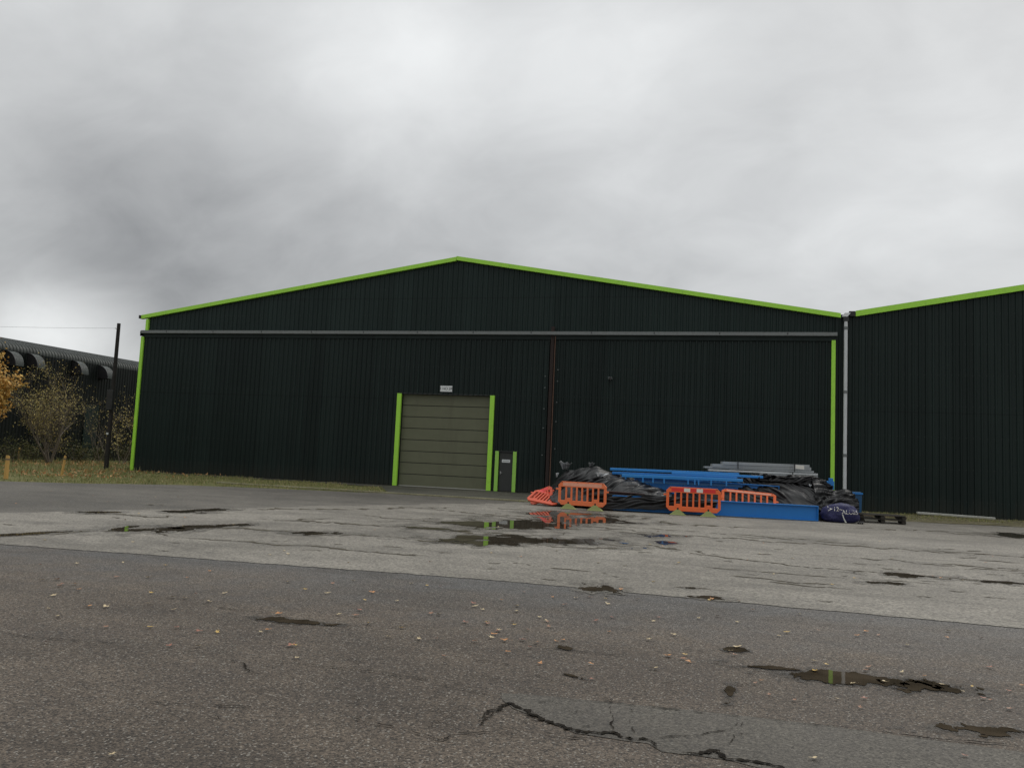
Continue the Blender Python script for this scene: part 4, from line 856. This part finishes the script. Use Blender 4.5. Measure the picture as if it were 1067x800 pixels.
# grey flaps of torn plastic sticking up, and two pale rags
def flap(label, px, py, Y, w, h, mat, seed, tilt=0):
    c = at(px, py, Y); rnd = random.Random(seed); V_ = []; F_ = []; nu, nv = 10, 8
    for i in range(nu+1):
        for j in range(nv+1):
            u, v_ = i/nu-.5, j/nv; z = v_*h*(1+.5*noise.noise(Vector((u*4, seed, 0)))); x = u*w*(.35+.8*v_)+tilt*v_*h; y = .09*math.sin(u*9+seed)+.05*noise.noise(Vector((u*5, v_*5, seed)))
            V_.append((x, y, z))
    for i in range(nu):
        for j in range(nv): a = i*(nv+1)+j; F_.append((a, a+nv+1, a+nv+2, a+1))
    mb = MB(); mb.add(V_, F_); o = mb.build('plastic_flap', mat, None, True); o.location = c; sf = o.modifiers.new('thick', 'SOLIDIFY'); sf.thickness = .006; tag(o, label, 'plastic sheet'); return o
MT['grey_pl'] = paint('grey_plastic', (.10, .105, .11), .35, .3); MT['rag'] = paint('pale_rag', (.42, .44, .45), .5, .2)
flap('grey torn plastic flap sticking up at the left top of the heap', 589, 489.5, -9.0, .42, .30, MT['grey_pl'], 3)
flap('small grey plastic tip on the middle of the left tarpaulin ridge', 615, 486.5, -9.0, .22, .16, MT['grey_pl'], 5, .3)
flap('pale plastic rag caught on the left tarpaulin near the blue rails', 624, 496.5, -9.75, .50, .14, MT['rag'], 6, .9)
flap('tiny white scrap on the upper left tarpaulin edge', 580, 497, -10.1, .12, .16, MT['rag'], 7, .2)
flap('tiny white scrap at the right corner of the large tarpaulin', 844, 507, -9.75, .10, .08, MT['rag'], 8)
# blue bits at the right end
q = at(865, 512, -8.3); e = empty('blue_stillage_leg', (q.x, q.y, 0)); tag(e, 'short blue steel post standing against the lime corner strip', 'steel post')
mb = MB(); mb.box(-.06, .10, -.05, .05, .02, at(865, 498, -8.3).z); mb.build('post', MT['blue'], e, bevel=.01); mb = MB(); mb.box(-.14, .14, -.03, .0, at(865, 510, -8.3).z, at(865, 501, -8.3).z); mb.build('bracket', MT['blue_l'], e, bevel=.01)
g = gnd(891, 539.5); e = empty('blue_bin', (g.x, g.y+.15, .012)); tag(e, 'dull blue plastic bin behind the printed sack', 'bin')
hb = at(891, 513.5, g.y).z
def rbox(mb, w, d, z0, z1, k0, k1, r_=.06):
    V_ = []; n = 0
    for z, k in ((z0, k0), (z1, k1)):
        for sx, sy in ((1, 1), (-1, 1), (-1, -1), (1, -1)):
            for t_ in range(4): a = math.atan2(sy, sx)-R(45)+R(30)*t_; V_.append((sx*(w-r_)*k+r_*math.cos(a), sy*(d-r_)*k+r_*math.sin(a), z))
    n = 16; mb.add(V_, [tuple(range(n-1, -1, -1)), tuple(range(n, 2*n))]+[(i, (i+1) % n, n+(i+1) % n, n+i) for i in range(n)])
mb = MB(); rbox(mb, .25, .25, 0, hb-.06, .88, 1.0); mb.build('bin_body', MT['blue_d'], e)
mb = MB(); rbox(mb, .28, .28, hb-.06, hb, 1, 1); mb.build('rim', MT['blue'], e)
mb = MB(); rbox(mb, .23, .23, hb+.001, hb+.035, 1, .9); mb.build('lid', MT['blue_d'], e)
# sack
g = gnd(877, 545); e = empty('printed_sack', (g.x, g.y+.35, .012)); tag(e, 'slumped dark blue sack with white lettering at the right end of the heap', 'sack')
sw = .66; sh_ = .66
def sacky(x, z):
    a = min(.999, abs(x/sw)); b = min(.999, abs((z-sh_*.45)/(sh_*.55)))
    return -.36*(max(0, 1-a**3.2))**.5*(max(0, 1-b**2.4))**.5+.06*noise.noise(Vector((x*4, z*5, 2)))
V_ = []; F_ = []; nu, nv = 48, 28
for i in range(nu):
    a = 2*math.pi*i/nu
    for j in range(nv+1):
        b = math.pi*j/nv-math.pi/2; cx_, sx_ = math.cos(b), math.sin(b)
        pw = lambda v, k: math.copysign(abs(v)**k, v)
        x = sw*pw(math.cos(a), .75)*pw(cx_, .6); y = .36*pw(math.sin(a), .8)*pw(cx_, .6); z = sh_*.45+sh_*.5*pw(sx_, .75)
        x0 = x; z += .05*math.sin(x*5+1)*(z/sh_); d_ = .07*noise.fractal(Vector((x*3.5, y*3.5, z*4)), .8, 2, 3)
        V_.append((x*(1+d_), y*(1+d_*2), max(0.0, z*(1+d_*1.2)-.16*max(0, (x/sw))**2*z)))
for i in range(nu):
    for j in range(nv): a = i*(nv+1)+j; b = ((i+1) % nu)*(nv+1)+j; F_.append((a, b, b+1, a+1))
mb = MB(); mb.add(V_, F_); sk = mb.build('sack_body', MT['sack'], e, True)
from mathutils.bvhtree import BVHTree
bv = BVHTree.FromPolygons(V_, F_)
def wrap_text(s_, size, cx_, cz_):
    def fn(mb, nm, mat):
        vv = []
        for p in mb.v:
            h_ = bv.ray_cast(Vector((p[0], -2, p[2])), Vector((0, 1, 0)))[0]; vv.append((p[0], (h_.y if h_ else -.3)-.006+(p[1]*.5), p[2]))
        m2 = MB(); m2.add(vv, mb.f); return m2.build(nm, mat, e)
    return text(s_, size, (cx_, 0, cz_), MT['rwhite'], fn)
wrap_text('▶12~', .20, -.22, .47); wrap_text('ALUES', .20, .28, .38)
mb = MB(); mb.tube([(.02, -.40, .30), (.06, -.50, .14), (.12, -.56, .02)], [.018, .02, .028], 6); mb.build('cord', MT['seal'], e)
mb = MB(); 
rnd = random.Random(4)
for k in range(3):
    x = .55+.07*k; mb.tube([(x, -.30, 0), (x+.02, -.32, .05), (x+.01, -.3, .09)], [.05, .05, .02], 7)
mb.build('loose_fold', MT['black'], e)
# pallet
def pallet(loc, rz, label, w=.75, d=.5, mat='wood'):
    e = empty('wooden_pallet', loc, rz); tag(e, label, 'pallet', 'dark wooden pallets by the right end of the heap')
    for k in range(6): mb = MB(); y = -d+d*2*k/5; mb.box(-w, w, y-.06, y+.06, .125, .147); mb.build('deck_board', MT[mat], e)
    for x in (-w+.06, 0, w-.06):
        mb = MB(); mb.box(x-.05, x+.05, -d-.04, d+.04, .10, .1245); mb.build('bearer', MT[mat], e)
        for y in (-d, 0, d): mb = MB(); mb.box(x-.07, x+.07, y-.05, y+.05, .02, .0995); mb.build('block', MT[mat], e)
        mb = MB(); mb.box(x-.05, x+.05, -d-.05, d+.05, 0, .0195); mb.build('runner', MT[mat], e)
    return e
g = gnd(921, 545.5); 
pallet((g.x, g.y+.5, .014), R(-3), 'lower dark wet pallet lying right of the blue sack'); pallet((g.x-.06, g.y+.56, .164), R(2), 'upper dark wet pallet resting on the lower one', .78, .55)
g2 = gnd(925, 541); e = empty('timber_plank', (g2.x-.1, g2.y+1.6, .012)); tag(e, 'long mossy timber plank on the ground behind the pallets', 'plank'); mb = MB(); mb.box(-1.1, 1.1, -.12, .12, 0, .07); mb.build('plank', MT['timber'], e, bevel=.01)
# crumbs of broken asphalt along the crack
rnd = random.Random(31); cb = MB()
for l in MAIN[:2]:
    for k in range(60):
        i = rnd.randrange(len(l)-1); t_ = rnd.random(); x = l[i][0]+(l[i+1][0]-l[i][0])*t_; y = l[i][1]+(l[i+1][1]-l[i][1])*t_+rnd.gauss(2, 3); p = gnd(x, y); s_ = rnd.uniform(.003, .010)
        vs = [p+Vector((rnd.uniform(-s_, s_), rnd.uniform(-s_, s_), .010+rnd.uniform(0, s_))) for _ in range(5)]; cb.add(vs, [(0, 1, 2), (0, 2, 3), (0, 3, 4), (0, 1, 4), (1, 2, 3), (1, 3, 4)])
tag(cb.build('asphalt_crumbs', MT['patch']), 'loose asphalt crumbs beside the jagged crack', 'grit', kind='stuff')
